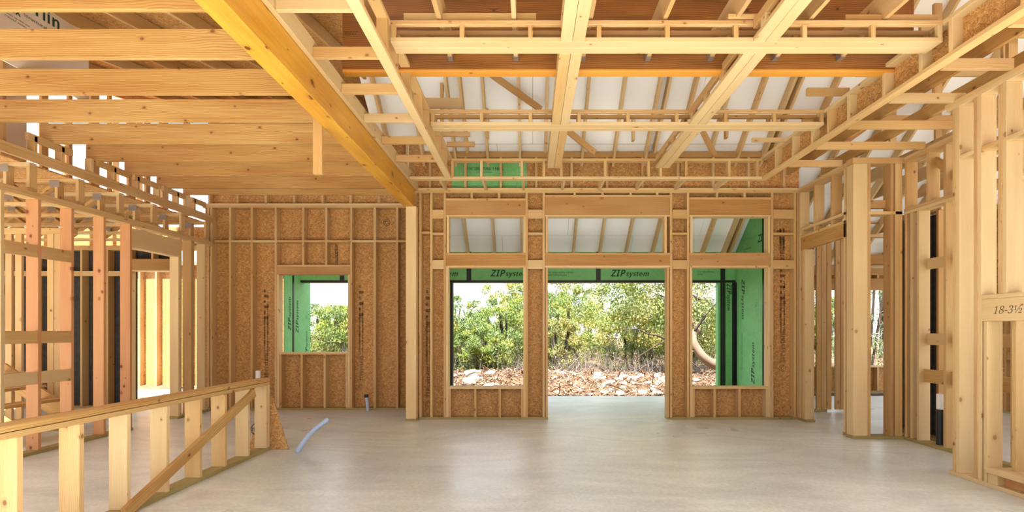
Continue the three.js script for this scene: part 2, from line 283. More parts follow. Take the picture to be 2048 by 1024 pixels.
// ---------------------------------------------------------------- back wall of the left bay (one window)
const ZL = 8.8, ZLs = ZL + W6;
{
  const w = structure('wall_back_left', 'exterior stud wall with a single square window opening', 'wall');
  const X = (px) => sx(px, ZL), Y = (py) => sy(py, ZL), TOP = 3.56, P = T2;
  B(w, 'bottom_plate', X(412), X(826), 0, P, ZL - 0.004, ZLs, M.treated);
  B(w, 'top_plate', X(405), X(826), TOP, TOP + P, ZL, ZLs); B(w, 'top_plate', X(405), X(826), TOP + P, TOP + 2 * P, ZL - 0.004, ZLs, M.pale);
  const st = [414, 420, 457.5, 501, 549, 700, 747, 792, 818];
  for (const px of st) B(w, 'stud', X(px), X(px) + T2, P, TOP, ZL, ZLs);
  for (const px of [604, 650]) { B(w, 'cripple_stud', X(px), X(px) + T2, Y(530), TOP, ZL, ZLs); B(w, 'cripple_stud', X(px - 3), X(px - 3) + T2, P, Y(709), ZL, ZLs); }
  B(w, 'jack_stud', X(553.5), X(558), P, Y(549), ZL, ZLs, M.pale); B(w, 'jack_stud', X(695.5), X(699.8), P, Y(549), ZL, ZLs, M.pale);
  B(w, 'header', X(553.5), X(700), Y(549), Y(533.5), ZL, ZLs, M.header); B(w, 'flat_block', X(553.5), X(700), Y(533.5), Y(529.5), ZL, ZLs);
  B(w, 'window_sill', X(558), X(695.5), Y(709), Y(704.5), ZL, ZLs, M.pale);
  for (const px of [558.5, 691]) B(w, 'cripple_stud', X(px), X(px) + T2, P, Y(709), ZL, ZLs);
  const all = [418.5, 424.5, 457.5, 501, 549, 604, 650, 700, 747, 792];
  for (let i = 1; i < all.length - 1; i++) B(w, 'block', X(all[i] + 4.4), X(all[i + 1]), Y(484.5), Y(480), ZL, ZLs);
  B(w, 'block', X(796.4), X(818), Y(484.5), Y(480), ZL, ZLs);
  const sh = (p0, p1, y0, y1) => panel(w, 'sheathing_panel', X(p0), X(p1), y0, y1, ZLs, ZLs + 0.011, M.osb);
  const yT = TOP + 2 * P;
  sh(400, 551, 0, 2.43); sh(400, 551, 2.433, yT); sh(551.4, 699, 0, Y(706)); sh(551.4, 699, Y(547), yT); sh(699.4, 830, 0, 2.43); sh(699.4, 830, 2.433, yT);
  print(w, 'printed_stamp', 0.12, 1.9, V(X(524), Y(672), ZLs), XP, YP, osbPrint); print(w, 'printed_stamp', 0.11, 2.0, V(X(717), Y(668), ZLs), XP, YP, osbPrint);
  print(w, 'printed_stamp', 0.13, 0.13, V(X(769), Y(442), ZLs), XP, YP, (c, a) => { c.strokeStyle = ink(0.7); c.lineWidth = a * 0.08; for (const k of [0.42, 0.22]) { c.beginPath(); c.arc(a / 2, a / 2, a * k, 0, 7); c.stroke(); } }, 500);
  print(w, 'printed_stamp', 0.07, 0.6, V(X(667), Y(515), ZLs), XP, YP, osbPrint);
  for (const [a, b] of [[-5.75, -3.9], [-3.896, -1.9]]) panel(w, 'gable_sheathing', a, b, yT, 5.6, ZLs, ZLs + 0.011, M.osb);
  for (let x = -5.7; x < -1.95; x += 0.5) B(w, 'gable_stud', x, x + T2, yT, 5.3, ZL + 0.05, ZLs, M.pine);
  // short return wall joining the two back walls
  const r = structure('wall_return', 'short exterior return wall behind the square post', 'wall');
  B(r, 'bottom_plate', -1.87, -1.735, 0, P, ZBs, ZL, M.treated); B(r, 'top_plate', -1.87, -1.735, TOP, TOP + P, ZBs, ZL);
  for (const z of [8.0, 8.36, 8.74]) B(r, 'stud', -1.87, -1.735, P, TOP, z, z + T2);
  panel(r, 'sheathing_panel', -1.735, -1.722, 0, TOP, ZBs + 0.02, ZL + W6, M.osb);
}

// ---------------------------------------------------------------- glued beam, its post and ledger
{
  const g = thing('timber_beam', 'long golden glued timber beam running from the back wall over the room', 'beam');
  B(g, 'beam_body', -1.965, -1.795, 3.32, 3.78, 0.4, 7.79, M.glulam, 0.006);
  B(g, 'ledger', -1.792, -1.752, 3.594, 3.75, 0.4, 7.84, M.pale);
  const s = thing('hanging_stub', 'short vertical board hanging beside the golden timber beam', 'board');
  B(s, 'board', -2.056, -1.968, 2.875, 3.62, 4.73, 4.768, M.amber);
  const p = thing('timber_post', 'pale square post under the end of the golden timber beam', 'post');
  B(p, 'shaft', -1.917, -1.756, 0.03, 3.319, 7.715, 7.845, M.pale[0], 0.006); B(p, 'base_shim', -1.92, -1.752, 0, 0.029, 7.712, 7.846, M.treated);
}

// ---------------------------------------------------------------- joists over the left bay
{
  const c = structure('ceiling_left', 'row of deep ceiling joists spanning the left bay', 'ceiling');
  for (let i = 0; i < 9; i++) { const Z = 3.41 + i * 0.61 - (i === 8 ? 0.02 : 0); B(c, 'joist', i < 4 ? -7.6 : -5.74, -1.967, 3.585 + (i === 8 ? 0.06 : 0), 3.82 + (i === 8 ? 0.02 : 0), Z, Z + T2, M.wide); }
  B(c, 'joist', -7.6, -1.967, 3.585, 3.82, 2.8, 2.838, M.wide);
}

// ---------------------------------------------------------------- tray ceiling over the room
{
  const c = structure('ceiling', 'framed tray ceiling of box beams, risers and soffit boards', 'ceiling');
  const LO = 3.594, HI = 3.89, BB = 3.75;
  const XL0 = -1.228, XL1 = XL0 + W4, XR0 = 3.37, XR1 = XR0 + W4, ZF = 7.25, ZN = 1.2;
  // soffit edge boards and riser plates
  const soff = sub(c, 'soffit_edge');
  B(soff, 'edge_board', XL0, XL1, LO, LO + T2, ZN, ZF + 0.09, M.pale); B(soff, 'edge_board', XR0, XR1, LO, LO + T2, ZN, ZF + 0.09, M.pale);
  B(soff, 'edge_board', -1.748, XR0 - 0.002, LO - 0.001, LO + T2 - 0.001, ZF, ZF + W4, M.pale);
  const ris = sub(c, 'riser');
  B(ris, 'riser_plate', XL0, XL1, HI, HI + T2, ZN, ZF + 0.09, M.pale); B(ris, 'riser_plate', XR0, XR1, HI, HI + T2, ZN, ZF + 0.09, M.pale);
  B(ris, 'riser_plate', XL1, XR0, 3.856, 3.894, ZF, ZF + W4, M.pine);
  for (const Z of [1.6, 2.2, 2.8, 3.4, 3.99, 4.3, 4.75, 5.28, 5.64, 5.96, 6.4, 6.85]) { B(ris, 'riser_stud', XL0, XL1, LO + T2, HI, Z, Z + T2); B(ris, 'riser_stud', XR0, XR1, LO + T2, HI, Z, Z + T2, M.pale); }
  for (const px of [902, 960, 1041, 1085, 1120, 1208, 1295, 1319, 1370, 1456, 1513]) B(ris, 'riser_stud', sx(px, ZF), sx(px, ZF) + T2, LO + T2, 3.856, ZF, ZF + W4);
  for (let Z = 1.2; Z < 7.2; Z += 1.22) { panel(ris, 'riser_panel', XR1, XR1 + 0.011, LO + T2, HI + T2, Z, Math.min(7.3, Z + 1.217), M.osb); }
  // lookouts carrying the soffits
  const lk = sub(c, 'lookouts');
  for (const Z of [1.66, 2.26, 2.87, 3.43, 4.03, 4.63, 5.27, 5.88, 6.5]) B(lk, 'lookout', -1.75, XL0 - 0.001, LO, LO + W4, Z, Z + T2, M.pine);
  for (const [Z, x1] of [[2.4, 4.07], [3.0, 4.07], [3.6, 4.07], [4.2, 4.07], [4.81, 4.2], [5.44, 4.79], [6.05, 4.79], [6.7, 4.19]]) B(lk, 'lookout', XR1 + 0.013, x1, LO, LO + W4, Z, Z + T2, M.pine);
  for (const x of [-1.34, -0.71, -0.12, 0.486, 1.066, 1.65, 2.26, 2.88]) B(lk, 'lookout', x, x + T2, LO, LO + W4, ZF + W4, ZB - 0.006, M.pale);
  // box beams front to back
  for (const [x0, name] of [[0.25, 'box_beam'], [1.82, 'box_beam']]) {
    const b = sub(c, name), runs = [[1.2, 4.078], [4.262, 5.726], [5.906, ZF - 0.002]];
    for (const [a, e] of runs) {
      B(b, 'bottom_board', x0, x0 + 0.096, BB, BB + T2, a, e, M.pale); B(b, 'bottom_board', x0 + 0.099, x0 + 0.195, BB, BB + T2, a, e, M.pale);
      for (const q of [x0, x0 + 0.157]) { B(b, 'top_board', q, q + T2, 3.855, 3.93, a, e, M.pine); for (let z = a + 0.02; z < e - 0.05; z += 0.44) B(b, 'web_block', q, q + T2, BB + T2, 3.855, z, z + W4, M.pine); }
    }
  }
  // box beams across
  for (const [Z0] of [[4.08], [5.728]]) {
    const b = sub(c, 'cross_box');
    for (const q of [Z0, Z0 + 0.09]) B(b, 'bottom_board', XL1, XR0, BB, BB + T2, q, q + 0.088, M.pale);
    for (const q of [Z0, Z0 + 0.14]) { B(b, 'top_board', XL1, XR0, HI, HI + T2, q, q + T2, M.pine); for (let x = XL1 + 0.004; x < XR0 - 0.03; x += 0.56) B(b, 'web_block', x, x + T2, BB + T2, HI, q, q + T2, M.pine); B(b, 'web_block', XR0 - 0.04, XR0 - 0.002, BB + T2, HI, q, q + T2, M.pine); }
  }
  // loose blocks and purlins seen beyond the risers
  const ex = sub(c, 'blocking');
  B(ex, 'block', -1.05, 0.05, 3.94, 4.03, 4.15, 4.188, M.pine); B(ex, 'block', 1.62, 2.1, 3.94, 3.98, 4.08, 4.118, M.pale); B(ex, 'block', 2.6, 3.36, 3.935, 4.0, 4.12, 4.158, M.amber);
  for (const [x0, x1, y0, y1, Z] of [[-1.26, -0.81, 4.07, 4.19, 6.0], [-1.24, -0.83, 4.08, 4.14, 6.9], [-1.2, -0.8, 4.05, 4.12, 7.2]]) B(ex, 'block', x0, x1, y0, y1, Z, Z + T2, M.pine);
  for (const [p0, p1, q0, q1, Z] of [[1615, 1700, 175, 190, 5.6], [1505, 1572, 275, 283, 6.6]]) B(ex, 'block', sx(p0, Z), sx(p1, Z), sy(q1, Z), sy(q0, Z), Z, Z + T2, M.pine);
}

// ---------------------------------------------------------------- deep brown header beam and the joists hung on it
{
  const h = thing('header_beam', 'deep dark brown laminated beam crossing above the tray ceiling', 'beam');
  B(h, 'beam_body', -1.78, 3.64, 3.872, 4.7, 4.74, 4.83, M.lvl); B(h, 'beam_edge', -1.78, 3.64, 3.845, 3.871, 4.738, 4.832, M.lvlEdge);
  print(h, 'printed_lettering', 0.24, 0.04, V(-1.65, 4.215, 4.739), XP, YP, lines(['ESSENTIAL LA USA', '6PROVED 08/22'], 'rgba(20,6,4,0.9)'), 500);
  const c = structure('ceiling_joists', 'ceiling joists hung on the dark brown beam', 'ceiling');
  for (const x of [-1.37, -0.747, -0.132, 0.497, 1.11, 1.7, 2.31, 2.92]) {
    const j = sub(c, 'joist_run'); B(j, 'joist', x - T2 / 2, x + T2 / 2, 3.952, 4.187, 1.5, 4.736, M.pine);
    for (const s of [-1, 1]) { const k = panel(j, 'hanger', x + s * 0.021 - 0.002, x + s * 0.021 + 0.002, 3.947, 4.12, 4.66, 4.737, M.steel); k.userData.label = 'galvanised joist hanger'; }
    panel(j, 'hanger', x - 0.023, x + 0.023, 3.944, 3.95, 4.66, 4.737, M.steel);
  }
}

// ---------------------------------------------------------------- foil-faced roof over the porch and the back of the room
const cover = (parent, x0, x1, Za, Zb, fy, up) => { const L = Math.hypot(Zb - Za, fy(Zb) - fy(Za)), m = new THREE.Mesh(new THREE.BoxGeometry(x1 - x0, 0.006, L), M.black); m.name = 'sun_block_sheet'; m.position.set((x0 + x1) / 2, fy((Za + Zb) / 2) + up, -(Za + Zb) / 2); m.rotation.x = Math.atan2(fy(Zb) - fy(Za), Zb - Za); parent.add(m); };  // black sheet added over a roof deck to stop sun through its gaps
const roofY = (Z) => 10.59 - 0.8 * Z;                       // underside of the foil
{
  const r = structure('roof', 'sloping roof of silver foil faced sheets on rafters', 'roof');
  const cuts = [4.9, 5.95, 7.01, 7.84, 8.57, 9.29, 9.9];
  for (let i = 0; i + 1 < cuts.length; i++) {
    const a = cuts[i], b = cuts[i + 1], n = Math.hypot(0.8, 1), xs = a > 7.8 ? -1.74 : -2.4, edges = [xs];
    for (let x = xs + (i % 2 ? 1.22 : 2.44); x < 8.6; x += 2.44) edges.push(x); edges.push(8.6);
    for (let k = 0; k + 1 < edges.length; k++) {
      const w = edges[k + 1] - edges[k] - 0.004, L = (b - a) * n - 0.006, g = new THREE.BoxGeometry(w, 0.012, L), uv = g.attributes.uv, p = g.attributes.position;
      for (let q = 0; q < p.count; q++) uv.setXY(q, p.getX(q) / 1.2 + i * 0.3, p.getZ(q) / 1.2 + k * 0.4);
      const m = new THREE.Mesh(g, M.foil); m.name = 'foil_sheet'; m.position.set((edges[k] + edges[k + 1]) / 2, roofY((a + b) / 2) + 0.006, -(a + b) / 2); m.rotation.x = -Math.atan(0.8); r.add(m);
    }
  }
  cover(r, -2.4, 8.6, 4.9, 7.84, roofY, 0.035); cover(r, -1.74, 8.6, 7.84, 9.9, roofY, 0.035);
  const dn = 0.07, end = (x) => x < -1.7 ? 7.7 : [-0.98, 0.24, 0.43, 1.95, 2.83].includes(x) ? 7.85 : 9.72;
  for (const x of [-2.2, -1.69, -1.177, -0.98, -0.667, -0.158, 0.24, 0.43, 0.825, 1.326, 1.826, 1.95, 2.327, 2.83, 3.28, 3.68, 3.78, 4.3, 4.8, 5.3, 5.8, 6.3, 6.8, 7.3])
    beam(r, 'rafter', V(x, roofY(4.95) - dn * 1.28, 4.95), V(x, roofY(end(x)) - dn * 1.28, end(x)), T2, W6, M.pale);
  beam(r, 'brace', PV(968, 138, 6.8), PV(1082, 219, 7.15), T2, W4, M.amber); beam(r, 'brace', PV(1136, 262, 7.3), PV(1190, 306, 7.4), T2, W4, M.amber); beam(r, 'brace', PV(1405, 262, 7.3), PV(1430, 312, 7.4), T2, W4, M.amber);
  for (const [px, z] of [[880, 7.0], [972, 7.3], [1090, 7.5], [1265, 7.4], [1452, 7.3]]) B(r, 'strut', sx(px, z), sx(px, z) + T2, 4.22, roofY(z) - 0.12, z, z + W4, M.pine);
  B(r, 'fascia', -4.8, 8.6, 2.5, 2.68, 9.86, 9.9, M.pine);
}
{ // strand-board roof over the left bay, rising away
  const r = structure('roof_left', 'strand board roof deck above the left bay joists', 'roof');
  const y = (Z) => 3.6 + 0.2 * Z, a = Math.atan(0.2);
  for (let i = 0; i < 7; i++) for (let k = 0; k < 2; k++) {
    const Z0 = 1.1 + i * 1.2, g = new THREE.BoxGeometry(2.43, 0.012, 1.222), uv = g.attributes.uv, p = g.attributes.position; for (let q = 0; q < p.count; q++) uv.setXY(q, p.getX(q) / 1.22 + i * 0.3, p.getZ(q) / 1.22 + k * 0.37);
    const m = new THREE.Mesh(g, M.osb[1]); m.name = 'deck_sheet'; m.position.set(-5.5 + k * 2.435, y(Z0 + 0.59) + 0.08, -(Z0 + 0.59)); m.rotation.x = a; r.add(m);
  }
  cover(r, -6.72, -1.85, 1.1, 9.5, y, 0.1);
  for (let x = -6.6; x < -1.9; x += 0.61) beam(r, 'rafter', V(x, y(1.3), 1.3), V(x, y(9.6), 9.6), T2, W6, M.pine);
}

{ // strand-board roof slope added out of view to keep sun off the seen floor
  const r = structure('added_roof_front', 'strand board roof slope added out of view to shade the near half of the room', 'roof');
  const y = (Z) => 6.8 - 0.62 * (4.8 - Z), a = Math.atan(0.62), n = Math.hypot(1, 0.62);
  for (let i = 0; i < 3; i++) for (let k = 0; k < 5; k++) {
    const Z0 = 1.12 + i * 1.235, g = new THREE.BoxGeometry(2.198, 0.012, 1.234 * n), uv = g.attributes.uv, p = g.attributes.position; for (let q = 0; q < p.count; q++) uv.setXY(q, p.getX(q) / 1.22 + i * 0.3, p.getZ(q) / 1.22 + k * 0.37);
    const m = new THREE.Mesh(g, M.osb[1]); m.name = 'deck_sheet'; m.position.set(-1.3 + k * 2.2, y(Z0 + 0.617) + 0.1, -(Z0 + 0.617)); m.rotation.x = a; r.add(m);
  }
  cover(r, -2.4, 8.6, 1.12, 4.83, y, 0.13);
  B(r, 'ridge_board', -2.4, 8.6, 6.45, 6.78, 4.83, 4.87, M.pine); panel(r, 'ridge_gap_cover', -2.4, 8.6, 6.9, 6.91, 4.7, 5.0, M.steel);  // steel strip added along the ridge to close a sun leak
  for (let x = -2.2; x < 8.4; x += 0.55) beam(r, 'rafter', V(x, y(1.1), 1.1), V(x, y(4.7), 4.7), T2, W6, M.pine);
}

{ // wall with a wide opening, added out of view to cut frontal light
  const w = structure('added_wall_front', 'strand board wall with a wide opening, added out of view to cut light from behind', 'wall');
  const Z = -3.2;
  for (const [a, b, c, d] of [[-10.3, -7.9, 0, 3.6], [-7.896, -5.5, 0, 3.6], [-5.496, -3.1, 0, 3.6], [-3.1, 1.1, 2.44, 3.6], [1.1, 3.5, 0, 3.6], [3.504, 5.9, 0, 3.6], [5.904, 8.2, 0, 3.6]]) panel(w, 'sheathing_panel', a, b, c, d, Z - 0.15, Z - 0.139, M.osb);
  for (let x = -10.3; x < 8.2; x += 0.406) { const open = x > -3.2 && x < 1.05; B(w, open ? 'cripple_stud' : 'stud', x, x + T2, open ? 2.7 : T2, 3.5, Z - 0.138, Z, M.pine); }
  B(w, 'bottom_plate', -10.3, -3.12, 0, T2, Z - 0.138, Z, M.treated); B(w, 'bottom_plate', 1.12, 8.2, 0, T2, Z - 0.138, Z, M.treated); B(w, 'header', -3.2, 1.15, 2.44, 2.7, Z - 0.138, Z, M.header); B(w, 'top_plate', -10.3, 8.2, 3.5, 3.6, Z - 0.138, Z);
}

// ---------------------------------------------------------------- porch: green boarded header, column and side walls
{
  const p = structure('porch_frame', 'green boarded porch header, column and side walls with black tape', 'porch');
  const g = (n, x0, x1, y0, y1, Z0, Z1) => panel(p, n, x0, x1, y0, y1, Z0, Z1, M.green, 1.2), t = (x0, x1, y0, y1, Z0, Z1) => panel(p, 'tape', x0, x1, y0, y1, Z0, Z1, M.tape);
  const ZH = 9.6;
  for (const [a, b] of [[-4.6, -3.61], [-3.605, -1.175], [-1.17, 1.31], [1.315, 3.7], [3.705, 3.945]]) g('header_board', a, b, 2.335, 2.93, ZH, ZH + 0.15);
  for (const x of [-3.608, -1.172, 1.312, 3.702]) t(x - 0.045, x + 0.045, 2.366, 2.93, ZH - 0.004, ZH);
  t(-4.6, 3.945, 2.322, 2.365, ZH - 0.005, ZH - 0.001); t(-4.6, 3.945, 2.322, 2.334, ZH, ZH + 0.15);
  // right column and side wall
  g('column_board', 3.70, 3.945, 0, 2.32, ZH + 0.001, ZH + 0.149); t(3.66, 3.70, 0, 2.32, ZH + 0.005, ZH + 0.145); t(3.7, 3.75, 0, 2.32, ZH - 0.004, ZH); t(3.88, 3.94, 0, 2.32, ZH - 0.004, ZH);
  B(p, 'column_corner', 3.615, 3.66, 0, 2.32, ZH + 0.01, ZH + 0.14, M.green);
  for (const [a, b] of [[8.02, 8.45], [8.454, ZH]]) { g('side_board', 3.945, 3.957, 0, 3.05, a, b); }
  { const s = new THREE.Shape([[8.02, 3.054], [ZH, 3.054], [8.02, 4.2]].map((q) => new THREE.Vector2(...q))); const m = new THREE.Mesh(new THREE.ExtrudeGeometry(s, { depth: 0.012, bevelEnabled: false }), M.green); m.name = 'gable_board'; m.rotation.y = Math.PI / 2; m.position.set(3.945, 0, 0); p.add(m); }
  t(3.94, 3.9445, 0, 3.4, 8.42, 8.49); t(3.94, 3.9445, 0, 2.32, ZH - 0.07, ZH - 0.005);
  // left column, and the green wing wall outside the square window
  g('column_board', -1.9, -1.5, 0, 2.32, ZH + 0.001, ZH + 0.149); t(-1.53, -1.485, 0, 2.32, ZH - 0.004, ZH + 0.14);
  g('wing_board', -4.42, -4.408, 0, 2.44, 8.97, 9.3); g('wing_board', -4.42, -4.408, 0, 2.44, 9.304, 10.02); t(-4.407, -4.404, 0, 2.44, 9.27, 9.34); g('wing_board', -4.6, -4.408, 0, 2.44, 10.021, 10.033);
  // lettering
  const left = (c, w, h, d) => print(p, 'printed_lettering', w, h, c, new THREE.Vector3(0, -1, 0), ZP.clone().negate().cross(new THREE.Vector3(0, -1, 0)), d);
  print(p, 'printed_lettering', 0.78, 0.2, V(1.92, 2.5, ZH), XP, YP, greenPrint()); print(p, 'printed_lettering', 0.78, 0.2, V(-0.39, 2.5, ZH), XP, YP, greenPrint());
  print(p, 'printed_lettering', 0.78, 0.2, V(-1.75, 2.5, ZH), XP, YP, greenPrint()); print(p, 'printed_lettering', 0.55, 0.1, V(0.58, 2.49, ZH), XP, YP, lines(['7/16" STRUCTURAL 1 PANEL', 'SIZED FOR SPACING']));
  print(p, 'printed_lettering', 0.4, 0.09, V(3.4, 2.5, ZH), XP, YP, lines(['7/16" STRUCTURAL', 'PANEL']));
  // on the right side wall (faces -x): text runs downwards
  const down = new THREE.Vector3(0, -1, 0), nX = new THREE.Vector3(-1, 0, 0), upv = nX.clone().cross(down);
  for (const [y, z, w] of [[1.9, 9.25, 0.95], [0.9, 8.85, 0.95]]) print(p, 'printed_lettering', w, 0.2, V(3.944, y, z), y > 1.5 ? down : neg(down), y > 1.5 ? upv : neg(upv), greenPrint());
  print(p, 'printed_lettering', 0.7, 0.06, V(3.944, 1.0, 9.3), down, upv, lines(['WATER RESISTIVE BARRIER  CODE EVALUATED']));
  print(p, 'printed_lettering', 0.3, 0.1, V(3.944, 1.95, 8.72), neg(down), neg(upv), lines(['ES3', 'NAIL 6"']));
  print(p, 'printed_lettering', 0.75, 0.2, V(3.944, 2.98, 8.3), nX.clone().cross(YP).negate(), YP, greenPrint()); print(p, 'printed_lettering', 0.5, 0.09, V(3.944, 2.86, 9.0), nX.clone().cross(YP).negate(), YP, lines(['7/16" STRUCTURAL', '1 PANEL']));
  print(p, 'printed_lettering', 0.95, 0.14, V(3.825, 1.85, ZH - 0.001), down, XP, greenPrint());
  // on the wing wall (faces +x)
  for (const [y, z] of [[1.85, 9.16], [1.8, 9.46]]) print(p, 'printed_lettering', 0.95, 0.17, V(-4.407, y, z), YP, neg(ZP).cross(XP).cross(XP).lengthSq() ? new THREE.Vector3(0, 0, 1) : ZP, greenPrint());
  print(p, 'printed_lettering', 0.25, 0.1, V(-4.407, 1.75, 9.85), YP, ZP, lines(['ES3', 'NAIL 6"'])); print(p, 'printed_lettering', 0.6, 0.14, V(-4.407, 1.15, 9.85), YP, ZP, greenPrint());
}

// ---------------------------------------------------------------- right side walls
{
  const w = structure('wall_right', 'stud wall beside the back corner with a headed opening', 'wall');
  const x0 = 4.2, x1 = 4.34, P = T2, TOP = 3.545;
  const st = (Z, y0, y1, n = 'stud', m = M.pine, a = x0, b = x1) => B(w, n, a, b, y0, y1, Z, Z + T2, m);
  B(w, 'bottom_plate', x0, x1, 0, P, 6.44, 6.72, M.treated); B(w, 'bottom_plate', x0, x1, 0, P, 7.6, 7.84, M.treated);
  B(w, 'top_plate', x0, x1, TOP, TOP + P, 6.44, 7.84); B(w, 'top_plate', x0, x1, TOP + P, TOP + 2 * P, 6.44, 7.84, M.pale);
  st(7.8, P, TOP); st(7.76, P, TOP); st(7.68, P, 2.64, 'jack_stud', M.pale); st(7.64, P, 2.64, 'jack_stud', M.pale); st(6.66, P, TOP, 'stud', M.pale); st(6.6, P, TOP, 'stud', M.pale);
  B(w, 'header', x0, x0 + 0.06, 2.64, 2.83, 6.66, 7.76, M.wide); B(w, 'header_plate', x0, x1, 2.831, 2.868, 6.66, 7.76, M.pale); B(w, 'mid_plate', x0, x1, 2.94, 2.978, 6.66, 7.76, M.pale);
  for (const Z of [7.37, 6.95]) { st(Z, 2.978, TOP, 'cripple_stud', M.pine); st(Z, 2.868, 2.94, 'cripple_stud'); }
  // post at the corner of the opening and the narrow wall facing the room
  B(w, 'corner_post', 4.16, 4.345, P, TOP, 6.43, 6.575, M.pale, 0.005); B(w, 'bottom_plate', 4.15, 4.83, 0, P, 6.425, 6.57, M.treated);
  B(w, 'top_plate', 4.15, 4.94, TOP, TOP + 2 * P, 6.425, 6.57); B(w, 'mid_plate', 4.35, 4.79, 2.89, 2.93, 6.43, 6.57, M.pale);
  B(w, 'stud', 4.345, 4.383, P, TOP, 6.43, 6.57, M.amber); B(w, 'stud', 4.64, 4.678, P, TOP, 6.43, 6.57, M.amber); B(w, 'stud', 4.70, 4.79, P, TOP, 6.43, 6.468, M.pale);  // amber studs carry shade in their colour, the pale one light
  B(w, 'cripple_stud', 4.35, 4.79, 2.99, 3.1, 6.53, 6.568, M.amber);
}
{
  const w = structure('wall_right_alcove', 'recessed stud wall behind the black vent pipe', 'wall');
  const x0 = 4.8, x1 = 4.94, P = T2, TOP = 3.545;
  B(w, 'bottom_plate', x0, x1, 0, P, 4.9, 6.424, M.treated); B(w, 'top_plate', x0, x1, TOP, TOP + P, 4.6, 6.42); B(w, 'top_plate', x0, x1, TOP + P, TOP + 2 * P, 4.6, 6.42, M.pale);
  for (const Z of [6.37, 6.28, 6.17, 5.77, 5.36, 4.96]) B(w, 'stud', x0, x1, P, 2.88, Z, Z + T2);
  for (const Z of [6.37, 6.02, 5.77, 5.36, 4.96]) B(w, 'upper_stud', x0, x1, 2.955, TOP, Z, Z + T2);
  B(w, 'mid_plate', x0 - 0.002, x1, 2.88, 2.916, 4.9, 6.42, M.pale); B(w, 'mid_plate', x0, x1, 2.918, 2.954, 4.9, 6.42, M.pine);
  for (const [Z0, Z1] of [[5.81, 6.17], [5.4, 5.77], [5.0, 5.36]]) { B(w, 'block', x0 + 0.1, x1, 1.22, 1.36, Z0, Z1, M.pine); B(w, 'block', x0 + 0.06, x0 + 0.098, 0.76, 0.92, Z0, Z1, M.wide); B(w, 'block', x0 + 0.1, x1, 2.15, 2.28, Z0, Z1, M.pine); }
  beam(w, 'brace', V(4.9, 3.5, 6.1), V(4.9, 2.97, 5.5), T2, W4, M.amber);
  const k = structure('wall_right_back', 'inner partition lined with black board beyond the recess', 'wall');
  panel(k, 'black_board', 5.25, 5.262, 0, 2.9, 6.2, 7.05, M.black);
  for (const Z of [7.0, 6.62, 6.24]) B(k, 'stud', 5.1, 5.24, T2, 2.9, Z, Z + T2, M.amber); B(k, 'bottom_plate', 5.1, 5.24, 0, T2, 6.2, 7.05, M.treated); B(k, 'top_plate', 5.1, 5.24, 2.9, 2.976, 6.2, 7.05);
}
{
  const w = structure('wall_right_near', 'doubled stud wall with a marked header over a low niche', 'wall');
  const x0 = 4.08, x1 = 4.22, P = T2, TOP = 3.53;
  B(w, 'bottom_plate', x0, x1, 0, P, 1.5, 4.87, M.pale);
  B(w, 'top_plate', x0, x1, TOP, TOP + P, 1.5, 4.9, M.pale); B(w, 'top_plate', x0, x1, TOP + P, TOP + 2 * P, 1.5, 4.92, M.pale);
  const dbl = (Z, y0, y1, n = 'stud') => { B(w, n, x0, x1, y0, y1, Z - T2, Z, M.pine); B(w, n, x0, x1, y0, y1, Z - 2 * T2 - 0.004, Z - T2 - 0.002, M.pale); };
  dbl(4.83, P, TOP); dbl(4.6, P, TOP);
  for (const Z of [4.36, 4.13, 3.9, 3.5]) dbl(Z, 1.715, TOP, 'cripple_stud');
  for (const [a, b] of [[4.6, 4.75], [4.36, 4.52], [4.13, 4.28], [3.9, 4.05], [3.5, 3.82]]) B(w, 'block', x0, x1, 3.02, 3.058, a, b, M.pale);
  const hd = B(w, 'header', x0 - 0.001, x0 + 0.037, 1.477, 1.675, 3.0, 4.517, M.pale[0]); B(w, 'header', x0 + 0.1, x1, 1.477, 1.675, 3.0, 4.517, M.pine); B(w, 'header_plate', x0, x1, 1.676, 1.714, 3.0, 4.517, M.pale); hd.userData.label = 'pale header board with pencilled numbers';
  print(w, 'pencil_marks', 0.36, 0.13, V(x0 - 0.001, 1.58, 4.24), ZP, YP, (c, a, h) => { c.strokeStyle = 'rgba(80,60,40,0.7)'; c.fillStyle = 'rgba(80,60,40,0.75)'; c.font = `italic ${Math.round(h * 0.7)}px serif`; c.textBaseline = 'middle'; c.fillText('18-3½', a * 0.03, h * 0.55); }, 420);
  for (const Z of [4.36, 4.0, 3.6]) B(w, 'inner_stud', x1 - 0.02, x1 + 0.12, P, 1.477, Z - T2, Z, M.pine);
  for (const Z of [4.5, 4.1]) B(w, 'jack_stud', x0, x1, P, 1.477, Z - T2, Z, M.pale);
  // low framed platform in the niche
  B(w, 'platform_board', x0 - 0.03, x0 + 0.5, 0.135, 0.173, 3.0, 4.46, M.pale); for (const Z of [4.45, 4.1, 3.7]) B(w, 'platform_block', x0 - 0.005, x0 + 0.09, P, 0.134, Z - 0.09, Z, M.pale); B(w, 'platform_board', x0 + 0.06, x0 + 0.098, P, 0.134, 3.0, 4.36, M.fir);
}
